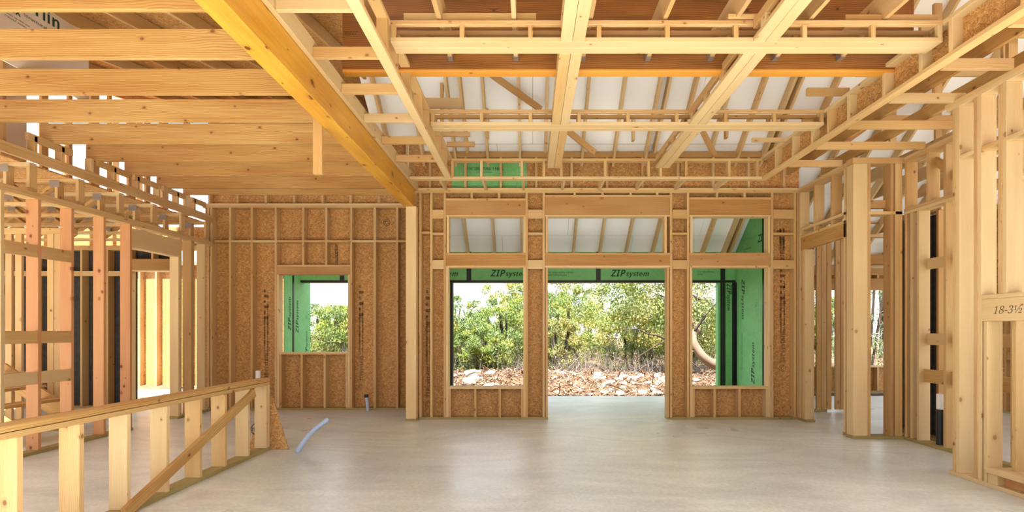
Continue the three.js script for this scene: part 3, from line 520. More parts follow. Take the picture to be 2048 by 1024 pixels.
{ // rooms beyond the right walls
  const w = structure('wall_right_far', 'far exterior wall with a wide window beyond the right opening', 'wall');
  const Z = 11.3; B(w, 'bottom_plate', 4.6, 12, 0, T2, Z, Z + W6, M.treated); B(w, 'window_sill', 6.3, 9.6, 0.565, 0.603, Z, Z + W6, M.pale); B(w, 'header', 6.3, 9.6, 2.32, 2.58, Z, Z + W6, M.header); B(w, 'top_plate', 4.6, 12, 3.1, 3.176, Z, Z + W6);
  for (let x = 4.6; x < 12; x += 0.406) { const open = x > 6.25 && x < 9.6; if (open) { B(w, 'cripple_stud', x, x + T2, T2, 0.565, Z, Z + W6); B(w, 'cripple_stud', x, x + T2, 2.58, 3.1, Z, Z + W6); } else B(w, 'stud', x, x + T2, T2, 3.1, Z, Z + W6); }
  for (const [a, b, c, d] of [[4.6, 6.3, 0, 3.2], [6.3, 9.6, 0, 0.58], [6.3, 9.6, 2.35, 3.2], [9.6, 12, 0, 3.2]]) panel(w, 'sheathing_panel', a, b, c, d, Z + W6, Z + W6 + 0.011, M.osb);
  const v = structure('wall_right_inner', 'inner stud partition seen through the right openings', 'wall');
  for (const [px, z] of [[1633, 8.6], [1644, 8.6], [1653, 8.6], [1671, 8.6], [1680, 8.6]]) B(v, 'stud', sx(px, z), sx(px, z) + W4, T2, 3.0, z, z + T2, M.amber);
  panel(v, 'sheathing_panel', 4.37, 4.95, 0, 3.0, 8.7, 8.712, M.osb); B(v, 'bottom_plate', 4.37, 5.1, 0, T2, 8.58, 8.69, M.treated); B(v, 'top_plate', 4.37, 7.2, 3.001, 3.05, 8.58, 8.69);
  B(v, 'header', 6.0, 7.4, 2.64, 2.83, 9.4, 9.5, M.wide); B(v, 'header_plate', 6.0, 7.4, 2.58, 2.62, 9.4, 9.5, M.pale);
  for (const x of [5.9, 7.42]) B(v, 'stud', x, x + T2, 0, 3.2, 9.4, 9.54, M.pine);
  const q = structure('wall_right_outer', 'strand board exterior wall seen between the doubled studs', 'wall');
  panel(q, 'sheathing_panel', 8.2, 8.212, 0, 2.43, 4.0, 6.43, M.osb[1]); panel(q, 'sheathing_panel', 8.2, 8.212, 0, 2.43, 6.434, 8.87, M.osb[1]); panel(q, 'sheathing_panel', 8.2, 8.212, 2.434, 3.6, 4.0, 8.87, M.osb[1]);
  for (let z = 4.0; z < 8.8; z += 0.406) B(q, 'stud', 8.06, 8.2, T2, 3.5, z, z + T2, M.pine); B(q, 'bottom_plate', 8.06, 8.2, 0, T2, 4.0, 8.87, M.treated); B(q, 'top_plate', 8.06, 8.2, 3.5, 3.576, 4.0, 8.87); for (let z = 4.04; z < 8.4; z += 0.406) B(q, 'block', 8.06, 8.2, 0.9, 1.04, z, z + 0.36, M.wide);
  const rr = structure('added_roof_right', 'strand board deck added over the far side room to keep sun out', 'roof'); for (let k = 0; k < 3; k++) panel(rr, 'deck_sheet', 4.4 + k * 2.5, 6.896 + k * 2.5, 3.33, 3.345, 9.0, 11.6, M.osb); for (let x = 4.6; x < 11.8; x += 0.61) B(rr, 'joist', x, x + T2, 3.19, 3.329, 9.0, 11.5, M.pine);  // deck and joists added to keep sun off the far wall
  const rj = structure('ceiling_right', 'ceiling joists and ties above the right rooms', 'ceiling');
  for (const x of [3.9, 4.42]) B(rj, 'joist', x, x + T2, 3.76, 3.9, 2.0, 7.6, M.wide); for (const x of [5.2, 5.9, 6.6]) B(rj, 'joist', x, x + T2, 3.66, 3.85, 2.6, 8.8, M.pine);
  for (const [z, y] of [[4.6, 4.1], [5.5, 4.2], [6.6, 4.1]]) B(rj, 'tie', 3.6, 7.4, y, y + W6, z, z + T2, M.pine);
  for (const [x, z] of [[3.95, 4.3], [4.5, 4.7], [4.45, 5.5], [5.3, 5.6], [4.9, 6.8], [5.6, 6.9]]) B(rj, 'strut', x, x + W4, 3.9, 5.0, z, z + T2, M.pine);
  beam(rj, 'brace', V(4.2, 3.9, 6.9), V(5.6, 4.9, 6.9), T2, W4, M.fir); beam(rj, 'brace', V(3.7, 3.95, 5.2), V(4.8, 4.9, 5.2), T2, W4, M.fir);
}

// ---------------------------------------------------------------- left side walls
{
  const w = structure('wall_left', 'stud partition with blocking and a doorway beside the half wall', 'wall');
  const x1 = -5.57, x0 = -5.71, P = T2, TOP = 2.88;
  const st = (Z, y0 = P, y1 = TOP, n = 'stud', m = M.pine) => B(w, n, x0, x1, y0, y1, Z - T2, Z, m);
  B(w, 'bottom_plate', x0, x1, 0, P, 3.6, 7.02, M.treated); B(w, 'bottom_plate', x0, x1, 0, P, 7.9, 8.79, M.treated);
  B(w, 'top_plate', x0, x1, TOP, TOP + P, 3.6, 8.79, M.pine); B(w, 'top_plate', x0, x1, TOP + P, TOP + 2 * P, 3.6, 8.79, M.pine);
  for (const Z of [4.9, 5.3]) st(Z); st(5.70, P, TOP, 'stud', M.fir); st(6.11, P, TOP, 'stud', M.fir); st(6.57, P, TOP, 'stud', M.fir); st(7.0, P, TOP, 'stud', M.fir);
  st(7.96, P, 2.6, 'jack_stud', M.pale); st(8.0, P, TOP); st(8.25); st(8.3); st(8.6);
  B(w, 'header', x1 - 0.05, x1, 2.60, 2.83, 7.0, 7.96, M.pine); B(w, 'header_trim', x0, x1, 2.565, 2.6, 7.0, 7.92, M.pale);
  for (const [a, b] of [[5.3, 5.66], [5.70, 6.07]]) for (const [y0, y1] of [[1.25, 1.39], [0.79, 0.93], [2.22, 2.36]]) B(w, 'block', x1 - T2, x1, y0, y1, a + 0.001, b - 0.001, M.pine);
  // ribbon boards, short studs and rails above the plates
  const u = structure('wall_left_upper', 'short upper framing and open studs above the floor trusses', 'wall');
  B(u, 'ribbon_board', x1 - T2, x1, 3.29, 3.37, 3.6, 8.79, M.pine); B(u, 'upper_plate', x0, x1, 3.371, 3.409, 3.6, 8.79, M.pine);
  for (const [Z0, Z1] of [[5.55, 6.1], [6.45, 6.95], [7.05, 7.5], [7.6, 8.1], [8.25, 8.6]]) B(u, 'rail', x1 - T2, x1, 3.52, 3.6, Z0, Z1, M.pine);
  for (const Z of [5.62, 5.95, 6.35, 6.7, 7.1, 7.5, 7.9, 8.3]) B(u, 'upper_stud', x1 - W4, x1, 3.41, 3.585, Z, Z + T2, M.pine);
  for (const Z of [4.3, 4.7, 5.15, 5.45]) B(u, 'tall_stud', -5.85, -5.745, 3.41, 4.9, Z, Z + T2, M.pine);
  for (let x = -9.4; x < -5.9; x += 0.42) B(u, 'tall_stud', x, x + T2, 3.42, 5.2, 8.7, 8.84, M.pine);
  B(u, 'tall_plate', -9.4, -5.6, 5.2, 5.276, 8.7, 8.84); B(u, 'sill_plate', -9.4, -5.75, 3.42, 3.46, 8.68, 8.86, M.pale);
  for (const [Z, wd, m] of [[5.3, 0.09, 1], [5.55, 0.04, 1], [6.25, 0.09, 1], [6.62, 0.05, 0], [6.95, 0.14, 1], [7.25, 0.05, 0], [7.6, 0.14, 1], [7.95, 0.09, 0], [8.3, 0.14, 1]]) B(u, 'tall_stud', -6.14, -6.1, 3.41, 4.9, Z, Z + wd, m ? M.pine : M.amber);
  panel(u, 'pale_board', -6.16, -6.14, 3.42, 4.9, 5.8, 6.1, M.grey);
  // printed grey sheet high on the gable
  const s = panel(u, 'grey_sheet', -4.76, -4.748, 3.83, 4.56, 4.3, 5.38, M.grey); s.userData.label = 'grey structural sheet with green lettering';
  const dirR = neg(ZP), gr = (t) => lines([t], 'rgba(28,66,48,0.95)');
  print(u, 'printed_lettering', 0.34, 0.2, V(-4.747, 4.48, 4.93), dirR, YP, gr('Ylin')); print(u, 'printed_lettering', 0.16, 0.12, V(-4.747, 4.35, 4.63), dirR, YP, gr('ax')); print(u, 'printed_lettering', 0.24, 0.05, V(-4.747, 4.36, 4.8), dirR, YP, lines(['Structural'], 'rgba(50,70,60,0.9)'));
  print(u, 'printed_lettering', 0.26, 0.06, V(-4.747, 4.265, 4.64), dirR, YP, lines(['MADE IN THE USA', 'STRONG PANEL'], 'rgba(50,70,60,0.8)'));
}
{ // floor trusses carried by the left partition
  for (let i = 0; i < 7; i++) {
    const t = thing('floor_truss', `${['seventh', 'sixth', 'fifth', 'fourth', 'third', 'second', 'first'][i]} open web floor truss from the square window wall, on the stud partition`, 'floor truss', 'floor trusses over the left rooms'), Z = 5.0 + i * 0.61, a = -9.6, b = -5.615;
    B(t, 'top_chord', a, b, 3.25, 3.288, Z, Z + W4); B(t, 'bottom_chord', a, b, 2.96, 2.998, Z, Z + W4); B(t, 'end_post', b - T2, b, 3.0, 3.25, Z, Z + W4, M.pine);
    B(t, 'end_post', b - 0.3, b - 0.3 + T2, 3.0, 3.25, Z, Z + W4, M.pine);
    for (let k = 0; k < 6; k++) { const x = b - 0.3 - k * 0.6; beam(t, 'web', V(x, 3.23, Z + W4 / 2), V(x - 0.3, 3.02, Z + W4 / 2), W4, T2, M.amber); beam(t, 'web', V(x - 0.3, 3.02, Z + W4 / 2), V(x - 0.6, 3.23, Z + W4 / 2), W4, T2, M.amber); if (k < 4) for (const [xx, y] of [[x, 3.18], [x - 0.3, 3.0]]) panel(t, 'metal_plate', xx - 0.06, xx + 0.06, y, y + 0.09, Z - 0.002, Z - 0.0005, M.steel); }
  }
}
{ // subfloor on the trusses and the outer wall of the left rooms
  const f = structure('floor_upper', 'strand board subfloor on the floor trusses', 'floor');
  for (let i = 0; i < 3; i++) for (let k = 0; k < 2; k++) panel(f, 'subfloor_sheet', -9.6 + k * 1.94, -7.664 + k * 1.94, 3.289, 3.307, 4.98 + i * 1.28, 6.256 + i * 1.28, M.osb);
  const o = structure('wall_left_outer', 'strand board outer wall closing the left rooms', 'wall');
  for (let i = 0; i < 5; i++) panel(o, 'sheathing_panel', -10.3, -10.288, 0, 3.2, 2.8 + i * 1.22, 4.017 + i * 1.22, M.osb);
  for (let z = 2.8; z < 8.9; z += 0.406) B(o, 'stud', -10.287, -10.15, T2, 3.1, z, z + T2, M.pine); B(o, 'bottom_plate', -10.287, -10.15, 0, T2, 2.8, 8.9, M.treated); B(o, 'top_plate', -10.287, -10.15, 3.1, 3.176, 2.8, 8.9);
}
{ // rooms behind the left partition
  const w = structure('wall_left_inner', 'inner partition lined with black board and with its own doorway', 'wall');
  const Z = 9.0, X = (px) => sx(px, Z); B(w, 'bottom_plate', -11, X(262), 0, T2, Z, Z + W6, M.treated); B(w, 'top_plate', -11, -5.75, 2.85, 2.93, Z, Z + W6);
  for (const px of [-40, 20, 66, 112, 160, 212, 250, 256, 342]) B(w, 'stud', X(px), X(px) + T2, T2, 2.85, Z, Z + W6, px > 300 ? M.pale : M.pine); B(w, 'header', X(262), X(342), 2.49, 2.69, Z, Z + W6, M.header); B(w, 'header_trim', X(262), X(342), 2.47, 2.489, Z, Z + W6, M.pale); B(w, 'cripple_stud', X(302), X(306.5), 2.69, 2.85, Z, Z + W6);
  for (const [a, b] of [[-40, 20], [20, 66], [66, 112], [112, 160], [160, 212], [212, 250]]) B(w, 'block', X(a + 4.2), X(b), 2.38, 2.47, Z, Z + T2, M.pine);
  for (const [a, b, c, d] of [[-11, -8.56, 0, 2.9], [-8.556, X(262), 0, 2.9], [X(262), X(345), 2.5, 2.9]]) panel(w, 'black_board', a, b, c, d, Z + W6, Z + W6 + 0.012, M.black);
  panel(w, 'upper_sheathing', -10.2, -5.75, 2.93, 3.29, Z + W6, Z + W6 + 0.012, M.osb);
  const e = structure('wall_left_far', 'sunlit strand board exterior wall beyond the left doorways', 'wall');
  const ZE = 12.2; panel(e, 'sheathing_panel', -12.9, -10.47, 0, 3.1, ZE + W6, ZE + W6 + 0.011, M.osb); panel(e, 'sheathing_panel', -10.466, -8.1, 0, 3.1, ZE + W6, ZE + W6 + 0.011, M.osb); panel(e, 'sheathing_panel', -8.096, -5.7, 0, 3.1, ZE + W6, ZE + W6 + 0.011, M.osb);
  for (let x = -12.8; x < -5.9; x += 0.406) B(e, 'stud', x, x + T2, T2, 3.0, ZE, ZE + W6, M.pine); B(e, 'bottom_plate', -12.9, -5.8, 0, T2, ZE, ZE + W6, M.pale); B(e, 'top_plate', -12.9, -5.8, 3.0, 3.076, ZE, ZE + W6); B(e, 'stud', -8.55, -8.41, T2, 3.0, ZE - 0.3, ZE - 0.26, M.pale);
  panel(e, 'slab', -13, -5.6, -0.15, -0.001, 10.7, 12.6, M.concrete, 6);
  const c = structure('wall_left_side', 'secondary stud row seen through the near left partition', 'wall');
  for (const px of [10, 30, 94, 108]) { const z = 7.0; B(c, 'stud', sx(px, z), sx(px, z) + W4, T2, 2.75, z, z + T2, M.pine); } B(c, 'bottom_plate', -7.6, -6.4, 0, T2, 6.98, 7.08, M.treated); B(c, 'top_plate', -7.6, -6.4, 2.75, 2.83, 6.98, 7.08);
  const s = thing('stair_stringer', 'sloping notched boards of a rough stair behind the left partition', 'stair');
  beam(s, 'stringer', V(-6.1, 0.12, 5.95), V(-7.2, 0.85, 5.95), T2, 0.24, M.wide); beam(s, 'stringer', V(-6.1, 0.12, 6.8), V(-7.2, 0.85, 6.8), T2, 0.24, M.wide); for (let i = 0; i < 4; i++) B(s, 'tread', -6.35 - i * 0.26, -6.1 - i * 0.26, 0.26 + i * 0.18, 0.298 + i * 0.18, 5.9, 6.85, M.pine);
}

// ---------------------------------------------------------------- half wall with its brace and gusset
{
  const w = thing('half_wall', 'low stud half wall with doubled cap and green bottom plate', 'half wall');
  const x1 = -3.04, x0 = x1 - W6, TOP = 0.76;
  B(w, 'bottom_plate', x0, x1, 0, T2, 1.5, 5.846, M.treated); B(w, 'cap_plate', x0, x1, TOP, TOP + T2 - 0.001, 1.5, 5.846, M.pine); B(w, 'cap_plate', x0, x1, TOP + T2 + 0.003, TOP + 2 * T2 + 0.003, 1.5, 5.85, M.wide[0]);
  for (const Z of [5.846, 5.43, 5.02, 4.64, 4.22, 3.81, 3.41, 3.0, 2.6]) B(w, 'stud', x0, x1, T2, TOP, Z - T2, Z, M.pale);
  B(w, 'stud', x0, x1, T2, TOP, 5.77, 5.806, M.pine);
  beam(w, 'brace', V(x1 + 0.02, 0.715, 5.47), V(x1 + 0.02, 0.03, 3.72), T2, W4, M.wide[0]);
  const g = thing('gusset_board', 'triangular strand board scrap bracing the end of the half wall', 'board');
  const s = new THREE.Shape([[-3.3, 0], [-2.83, 0], [-3.02, 0.62], [-3.15, 0.56]].map((q) => new THREE.Vector2(...q))), geo = new THREE.ExtrudeGeometry(s, { depth: 0.012, bevelEnabled: false });
  const uv = geo.attributes.uv; for (let i = 0; i < uv.count; i++) uv.setXY(i, uv.getX(i) / 1.22, uv.getY(i) / 1.22);
  const m = new THREE.Mesh(geo, M.osb[1]); m.name = 'panel'; m.position.z = -5.872; g.add(m);
  print(g, 'printed_stamp', 0.16, 0.16, V(-3.2, 0.24, 5.86), XP, YP, (c, a) => { c.strokeStyle = ink(0.9); c.lineWidth = a * 0.07; c.beginPath(); c.arc(a / 2, a / 2, a * 0.42, 0, 7); c.stroke(); c.fillStyle = ink(0.9); c.font = `bold ${Math.round(a * 0.4)}px sans-serif`; c.textAlign = 'center'; c.textBaseline = 'middle'; c.fillText('HVR', a / 2, a / 2); }, 600);
}

// ---------------------------------------------------------------- pipes
function tube(parent, name, pts, r, mat, n = 24) { const m = new THREE.Mesh(new THREE.TubeGeometry(new THREE.CatmullRomCurve3(pts), n, r, 14), mat); m.name = name; parent.add(m); return m; }
function pipeGeo(r, r2, h) { return new THREE.LatheGeometry([[r2, 0], [r, 0], [r, h], [r2, h], [r2, 0]].map((q) => new THREE.Vector2(...q)), 24); }
function stand(parent, name, x, y, Z, r, h, mat) { const m = new THREE.Mesh(pipeGeo(r, r * 0.88, h), mat); m.name = name; m.position.set(x, y, -Z); parent.add(m); return m; }
{
  const c = thing('conduit', 'bent blue grey conduit sticking up from the open floor', 'conduit');
  tube(c, 'bent_tube', [V(-2.66, 0.0, 5.72), V(-2.62, 0.09, 5.75), V(-2.53, 0.22, 5.82), V(-2.39, 0.345, 5.92)], 0.028, M.conduit);
  const d = thing('conduit_stub', 'short blue conduit stub with dark cap against the strand board', 'conduit');
  tube(d, 'bent_tube', [V(-2.82, 0, 8.7), V(-2.83, 0.12, 8.71), V(-2.855, 0.24, 8.73)], 0.03, M.conduit); stand(d, 'cap', -2.857, 0.23, 8.73, 0.034, 0.05, M.pvcBlack);
  const p = thing('vent_pipe', 'black plastic vent pipe with white top in the stud recess', 'pipe');
  stand(p, 'pipe_body', 4.885, 0, 5.95, 0.043, 0.46, M.pvcBlack); stand(p, 'pipe_top', 4.885, 0.46, 5.95, 0.041, 0.18, M.pvcWhite);
  const q = thing('drain_pipe', 'dark drain pipe with white cut top behind the half wall end', 'pipe');
  stand(q, 'pipe_body', -4.72, 0, 8.68, 0.042, 0.52, M.pvcBlack); stand(q, 'pipe_top', -4.72, 0.52, 8.68, 0.04, 0.18, M.pvcWhite);
}

// ---------------------------------------------------------------- outdoors
{ // rubble: limestone rocks one by one, bark and sticks as loose litter
  const geos = [];
  for (let k = 0; k < 6; k++) { const g = new THREE.IcosahedronGeometry(1, 2), p = g.attributes.position; for (let i = 0; i < p.count; i++) { const x = p.getX(i), y = p.getY(i), z = p.getZ(i), f = 0.72 + 0.55 * noise(x * 1.6 + 9, y * 1.6 + z * 1.1 + 9, 99, 99, 70 + k); const q = (v) => Math.abs(v) > 0.62 ? Math.sign(v) * (0.62 + (Math.abs(v) - 0.62) * 0.35) : v; p.setXYZ(i, q(x) * f, q(y) * f * 0.7, q(z) * f); } g.computeVertexNormals(); geos.push(g); }
  const placed = [], rock = (x, Z, s) => { if (placed.some(([a, b, c]) => Math.hypot(a - x, b - Z) < 1.15 * (c + s))) return; placed.push([x, Z, s]); const m = new THREE.Mesh(geos[Math.floor(rnd() * 6)], M.rock); m.name = numbered('limestone_rock'); m.userData = { label: 'rough white limestone rock lying in the rubble mound', category: 'rock', group: 'limestone rocks in the rubble mound' }; m.position.set(x, groundY(x, Z) + s * 0.25, -Z); m.scale.set(s * R(0.8, 1.4), s * R(0.7, 1), s * R(0.8, 1.2)); m.rotation.set(R(-0.3, 0.3), R(0, 6), R(-0.3, 0.3)); scene.add(m); };
  for (let i = 0; i < 90; i++) rock(R(-2.4, -0.9), R(11.1, 13.4), R(0.08, 0.26));
  for (let i = 0; i < 90; i++) rock(R(1.7, 3.9), R(11.1, 13.4), R(0.06, 0.22));
  for (let i = 0; i < 70; i++) rock(R(-2.5, 5), R(11.1, 14.5), R(0.03, 0.11));
  const chip = new THREE.BoxGeometry(1, 1, 1), n = 9000, im = new THREE.InstancedMesh(chip, std({ color: 0xffffff, roughness: 0.95 }), n), o = new THREE.Object3D(), c = new THREE.Color();
  for (let i = 0; i < n; i++) { const x = R(-5, 6), Z = 10.85 + Math.pow(rnd(), 1.1) * 4.4, L = rnd() < 0.12 ? R(0.2, 0.7) : R(0.03, 0.14); o.position.set(x, groundY(x, Z) + R(0, 0.05), -Z); o.rotation.set(R(-0.5, 0.5), R(0, 6.3), R(-0.5, 0.5)); o.scale.set(L, R(0.006, 0.02), R(0.008, 0.03)); o.updateMatrix(); im.setMatrixAt(i, o.matrix); const k = R(0.55, 1.2); c.setRGB(0.18 * k, 0.1 * k * R(0.85, 1.15), 0.055 * k); if (rnd() < 0.2) c.setRGB(0.26, 0.2, 0.145); im.setColorAt(i, c); }
  im.name = 'bark_litter'; im.userData = { label: 'heap of brown bark chips and broken sticks beyond the porch', category: 'litter', kind: 'stuff' }; scene.add(im);
}
// trees: a crown of small leaves and needles on real branches
function leafCloud(r, blobs, per, size, cols, kind) {
  const pos = [], nor = [], col = [], q = new THREE.Quaternion(), e = new THREE.Euler(), a = new THREE.Vector3(), b = new THREE.Vector3(), c = new THREE.Vector3(), d = new THREE.Vector3(), n = new THREE.Vector3();
  for (const [bx, by, bz, br, bc] of blobs) {
    const base = cols[bc % cols.length];
    for (let i = 0; i < per; i++) {
      const th = r() * 6.283, ph = Math.acos(2 * r() - 1), rad = br * Math.pow(r(), 0.45), cx = bx + rad * Math.sin(ph) * Math.cos(th), cy = by + rad * Math.cos(ph) * 0.75, cz = bz + rad * Math.sin(ph) * Math.sin(th), s = size * (0.6 + 0.8 * r());
      e.set(r() * 6.3, r() * 6.3, r() * 6.3); q.setFromEuler(e); const w = kind === 'needle' ? 0.28 : 0.5;
      a.set(-s, 0, 0).applyQuaternion(q); b.set(0, -s * w, 0).applyQuaternion(q); c.set(s, 0, 0).applyQuaternion(q); d.set(0, s * w, 0).applyQuaternion(q); n.set(0, 0, 1).applyQuaternion(q);
      if (kind === 'needle') { a.y += -0.3 * s; c.y += 0.5 * s; }
      const k = 0.55 + 0.4 * r();
      for (const p of [a, b, c, a, c, d]) { pos.push(cx + p.x, cy + p.y, cz + p.z); nor.push(n.x, n.y, n.z); col.push(base[0] * k, base[1] * k, base[2] * k); }
    }
  }
  const g = new THREE.BufferGeometry(); g.setAttribute('position', new THREE.Float32BufferAttribute(pos, 3)); g.setAttribute('normal', new THREE.Float32BufferAttribute(nor, 3)); g.setAttribute('color', new THREE.Float32BufferAttribute(col, 3)); return g;
}
const leafMat = new THREE.MeshPhysicalMaterial({ vertexColors: true, roughness: 0.9, side: THREE.DoubleSide, transmission: 0.25, thickness: 0 });
const barkMat = std({ roughness: 1, map: tex(64, 128, (u, v) => { const n = noise(u * 10, v * 6, 10, 6, 81) * 0.6 + noise(u * 30, v * 30, 30, 30, 82) * 0.4; return [40 + 40 * n, 33 + 33 * n, 27 + 27 * n]; }) });
const twigMat = std({ roughness: 1, color: 0x786e66 });
function twigs(r, parent, name, n, x, y, z, sx_, sy_, sz_, thick, mat) {     // thin dry twigs as slim three-sided sticks, joined
  const list = []; for (let i = 0; i < n; i++) { const L = 0.3 + r() * 0.8, g = new THREE.CylinderGeometry(thick * 0.4, thick, L, 3, 1, true); g.rotateZ((r() - 0.5) * 2.4); g.rotateY(r() * 6.3); g.translate(x + (r() - 0.5) * 2 * sx_, y + r() * sy_, z + (r() - 0.5) * 2 * sz_); list.push(g); }
  const m = new THREE.Mesh(mergeGeometries(list), mat); m.name = name; parent.add(m); return m;
}
const JUN = [[0.22, 0.31, 0.03], [0.32, 0.40, 0.04], [0.15, 0.24, 0.035], [0.38, 0.41, 0.05], [0.17, 0.25, 0.06]], OAK = [[0.32, 0.40, 0.08], [0.46, 0.49, 0.12], [0.24, 0.33, 0.08], [0.52, 0.48, 0.11], [0.34, 0.43, 0.17]];
function juniper(x, Z, h, rad, seed, label, cols = JUN, nb = 95, per = 170, size = 0.044, group = 'evergreens behind the rubble') {
  const r = rngOf(seed), t = thing('juniper_tree', label, 'tree', group), y0 = groundY(x, Z), blobs = [];
  for (let i = 0; i < nb; i++) { const v = Math.pow(r(), 1.15), yy = y0 + h * (0.08 + 0.88 * v), rr = rad * (v > 0.5 ? Math.sqrt(1 - Math.pow((v - 0.5) / 0.52, 2)) : 0.75 + 0.5 * v) * (0.55 + 0.5 * r()), a = r() * 6.283; blobs.push([x + rr * Math.cos(a), yy, -Z + rr * Math.sin(a), rad * (0.16 + 0.14 * r()) * (1.15 - 0.5 * v), Math.floor(r() * 5)]); }
  const c = new THREE.Mesh(leafCloud(r, blobs, per, size, cols, 'needle'), leafMat); c.name = 'foliage'; t.add(c);
  for (let k = 0; k < 4; k++) { const a = r() * 6.3, b = rad * 0.5 * r(); tube(t, 'trunk', [V(x + 0.15 * Math.cos(a), y0 - 0.05, Z), V(x + b * 0.5 * Math.cos(a), y0 + h * 0.3, Z + b * 0.5 * Math.sin(a)), V(x + b * Math.cos(a), y0 + h * 0.75, Z + b * Math.sin(a))], 0.04, barkMat, 8); }
  twigs(r, t, 'dry_twigs', 110, x, y0 + 0.05, -Z, rad * 0.8, h * 0.5, rad * 0.9, 0.008, twigMat);
  return t;
}
juniper(-2.3, 16.0, 2.35, 1.25, 101, 'bushy green juniper with upright leader behind the white rocks');
juniper(-0.9, 17.2, 2.55, 1.3, 102, 'rounded yellow green juniper beyond the bark heap');
juniper(-1.6, 15.0, 1.5, 0.9, 103, 'low juniper bush in front of the bushy leader');
juniper(0.35, 18.5, 2.7, 1.4, 104, 'bright green juniper with a flat top beside the tall grey oak');
juniper(1.5, 19.5, 2.9, 1.3, 105, 'fresh green juniper seen through the middle of the doorway');
juniper(0.9, 16.0, 1.75, 0.85, 106, 'small yellowing juniper at the edge of the clearing', [[0.33, 0.31, 0.05], [0.36, 0.3, 0.06], [0.22, 0.25, 0.05]]);
juniper(-5.9, 16.5, 2.2, 1.5, 107, 'green juniper filling the square window, grey twigs inside'); juniper(-7.3, 17.5, 2.3, 1.4, 108, 'yellow green juniper standing by the green wing wall'); juniper(-4.4, 18.0, 2.4, 1.5, 109, 'dense juniper behind the porch corner');
juniper(5.6, 17.5, 2.6, 1.5, 110, 'shaded juniper below the oak limbs'); juniper(3.6, 18.5, 2.2, 1.2, 111, 'dull green juniper behind the fallen limb');
juniper(12.5, 18.5, 4.6, 2.2, 112, 'loose conifer outside the far window of the side room', [[0.16, 0.22, 0.08], [0.2, 0.27, 0.12], [0.12, 0.17, 0.07]], 60, 80, 0.07);
juniper(16.2, 23, 5.5, 2.1, 113, 'second conifer outside the far window of the side room', [[0.16, 0.22, 0.08], [0.2, 0.27, 0.12]], 60, 80, 0.07);
function oak(x, Z, h, rad, seed, label, lo = 0.25, nb = 130, per = 120) {
  const r = rngOf(seed), t = thing('oak_tree', label, 'tree'), y0 = groundY(x, Z), blobs = [];
  for (let i = 0; i < nb; i++) { const v = r(), a = r() * 6.283, prof = Math.sqrt(Math.max(0.05, 1 - Math.pow((v - 0.45) / 0.6, 2))), rr = rad * prof * Math.pow(r(), 0.5); blobs.push([x + rr * Math.cos(a), y0 + h * (lo + (1 - lo) * v), -Z + rr * Math.sin(a), rad * (0.1 + 0.12 * r()), Math.floor(r() * 5)]); }
  const c = new THREE.Mesh(leafCloud(r, blobs, Math.round(per * 1.5), 0.04, OAK, 'leaf'), leafMat); c.name = 'foliage'; t.add(c);
  return t;
}
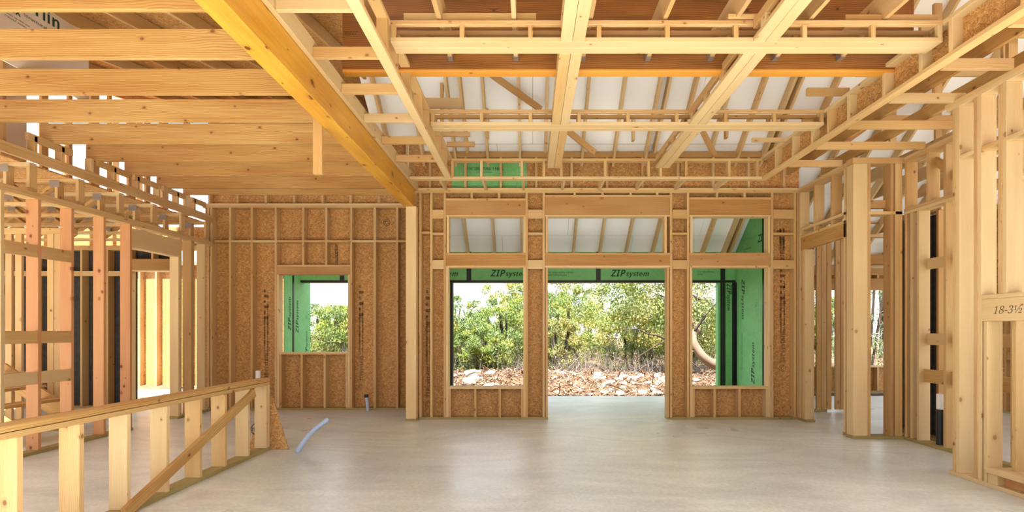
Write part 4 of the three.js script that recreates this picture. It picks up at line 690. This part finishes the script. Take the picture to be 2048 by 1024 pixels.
{
  const t = oak(4.3, 15.9, 5.0, 2.7, 201, 'spreading live oak with twisted dark limbs beyond the porch', 0.16, 260, 130), z = 13.4;
  const limb = (pts, r, mat = barkMat) => { const cv = new THREE.CatmullRomCurve3(pts.map(([a, b, c]) => PV(a, b, c || z))), n = 36, g = new THREE.TubeGeometry(cv, n, r, 9), p = g.attributes.position, c0 = new THREE.Vector3(), v = new THREE.Vector3(); for (let i = 0; i <= n; i++) { cv.getPointAt(i / n, c0); for (let k = 0; k <= 9; k++) { v.fromBufferAttribute(p, i * 10 + k).sub(c0).multiplyScalar((1 - 0.75 * i / n) * (0.85 + 0.3 * noise(i * 0.5 + pts[0][0], k * 0.4, 999, 999, 8))).add(c0); p.setXYZ(i * 10 + k, v.x, v.y, v.z); } } g.computeVertexNormals(); const m = new THREE.Mesh(g, mat); m.name = 'limb'; t.add(m); };
  const paleBark = std({ color: 0x7d6a58, roughness: 1 });
  limb([[1450, 735, 13.6], [1420, 725, 13.4], [1395, 700, 13.4], [1385, 672, 13.5], [1395, 655, 13.8], [1350, 610, 14], [1325, 555, 14.2]], 0.15, paleBark);
  limb([[1395, 700, 13.4], [1350, 690, 13.3], [1325, 685, 13.2], [1290, 705, 13.2], [1260, 722, 13.1], [1235, 722, 13.1]], 0.03);
  limb([[1350, 690, 13.3], [1318, 672, 13.2], [1295, 668, 13.1], [1280, 660, 13.1], [1262, 658, 13], [1240, 662, 13], [1222, 690, 13]], 0.03);
  limb([[1340, 600, 13.9], [1310, 590, 13.6], [1290, 625, 13.4], [1300, 640, 13.3]], 0.018); limb([[1390, 660, 13.5], [1420, 620, 13.4], [1440, 600, 13.2]], 0.04); limb([[1385, 590, 13.6], [1405, 600, 13.4], [1440, 598, 13.2]], 0.022);
  tube(t, 'trunk', [V(5.7, groundY(5.7, 14), 14), V(5.4, 0.25, 13.8), PV(1450, 735, 13.6)], 0.13, barkMat, 10);
  twigs(rngOf(5), t, 'dry_twigs', 260, 3.6, 0.1, -14.6, 2.6, 0.55, 0.9, 0.008, twigMat);
  oak(0.6, 22, 4.6, 1.9, 202, 'grey green oak rising behind the bright juniper', 0.3, 110, 140); oak(3.2, 23, 5.0, 2.1, 203, 'taller oak crown beyond the twisted limbs', 0.3, 110, 140); oak(-1.0, 24, 3.9, 1.6, 204, 'thin topped oak behind the yellow green juniper', 0.3, 60, 110);
}
{ // distant scrub closing the view under the sky, and dry brush at the edge of the clearing
  const r = rngOf(900);
  for (let i = 0; i < 18; i++) { const x = -20 + i * 2.6 + r() * 0.6, Z = (i % 2 ? 31.5 : 27.5) + r() * 0.5; juniper(x, Z, 2.6 + r() * 0.9, 1.75, 300 + i, 'distant green scrub tree on the skyline behind the clearing', JUN, 48, 110, 0.12, 'distant scrub trees'); }
  const b = thing('dry_brush', 'tangle of grey dry brush along the edge of the clearing', 'brush', null, 'stuff'); twigs(rngOf(77), b, 'brush_twigs', 1000, 0.5, 0.05, -14.9, 7, 0.35, 0.6, 0.009, twigMat);
}

shadows(scene);
renderer.render(scene, camera);
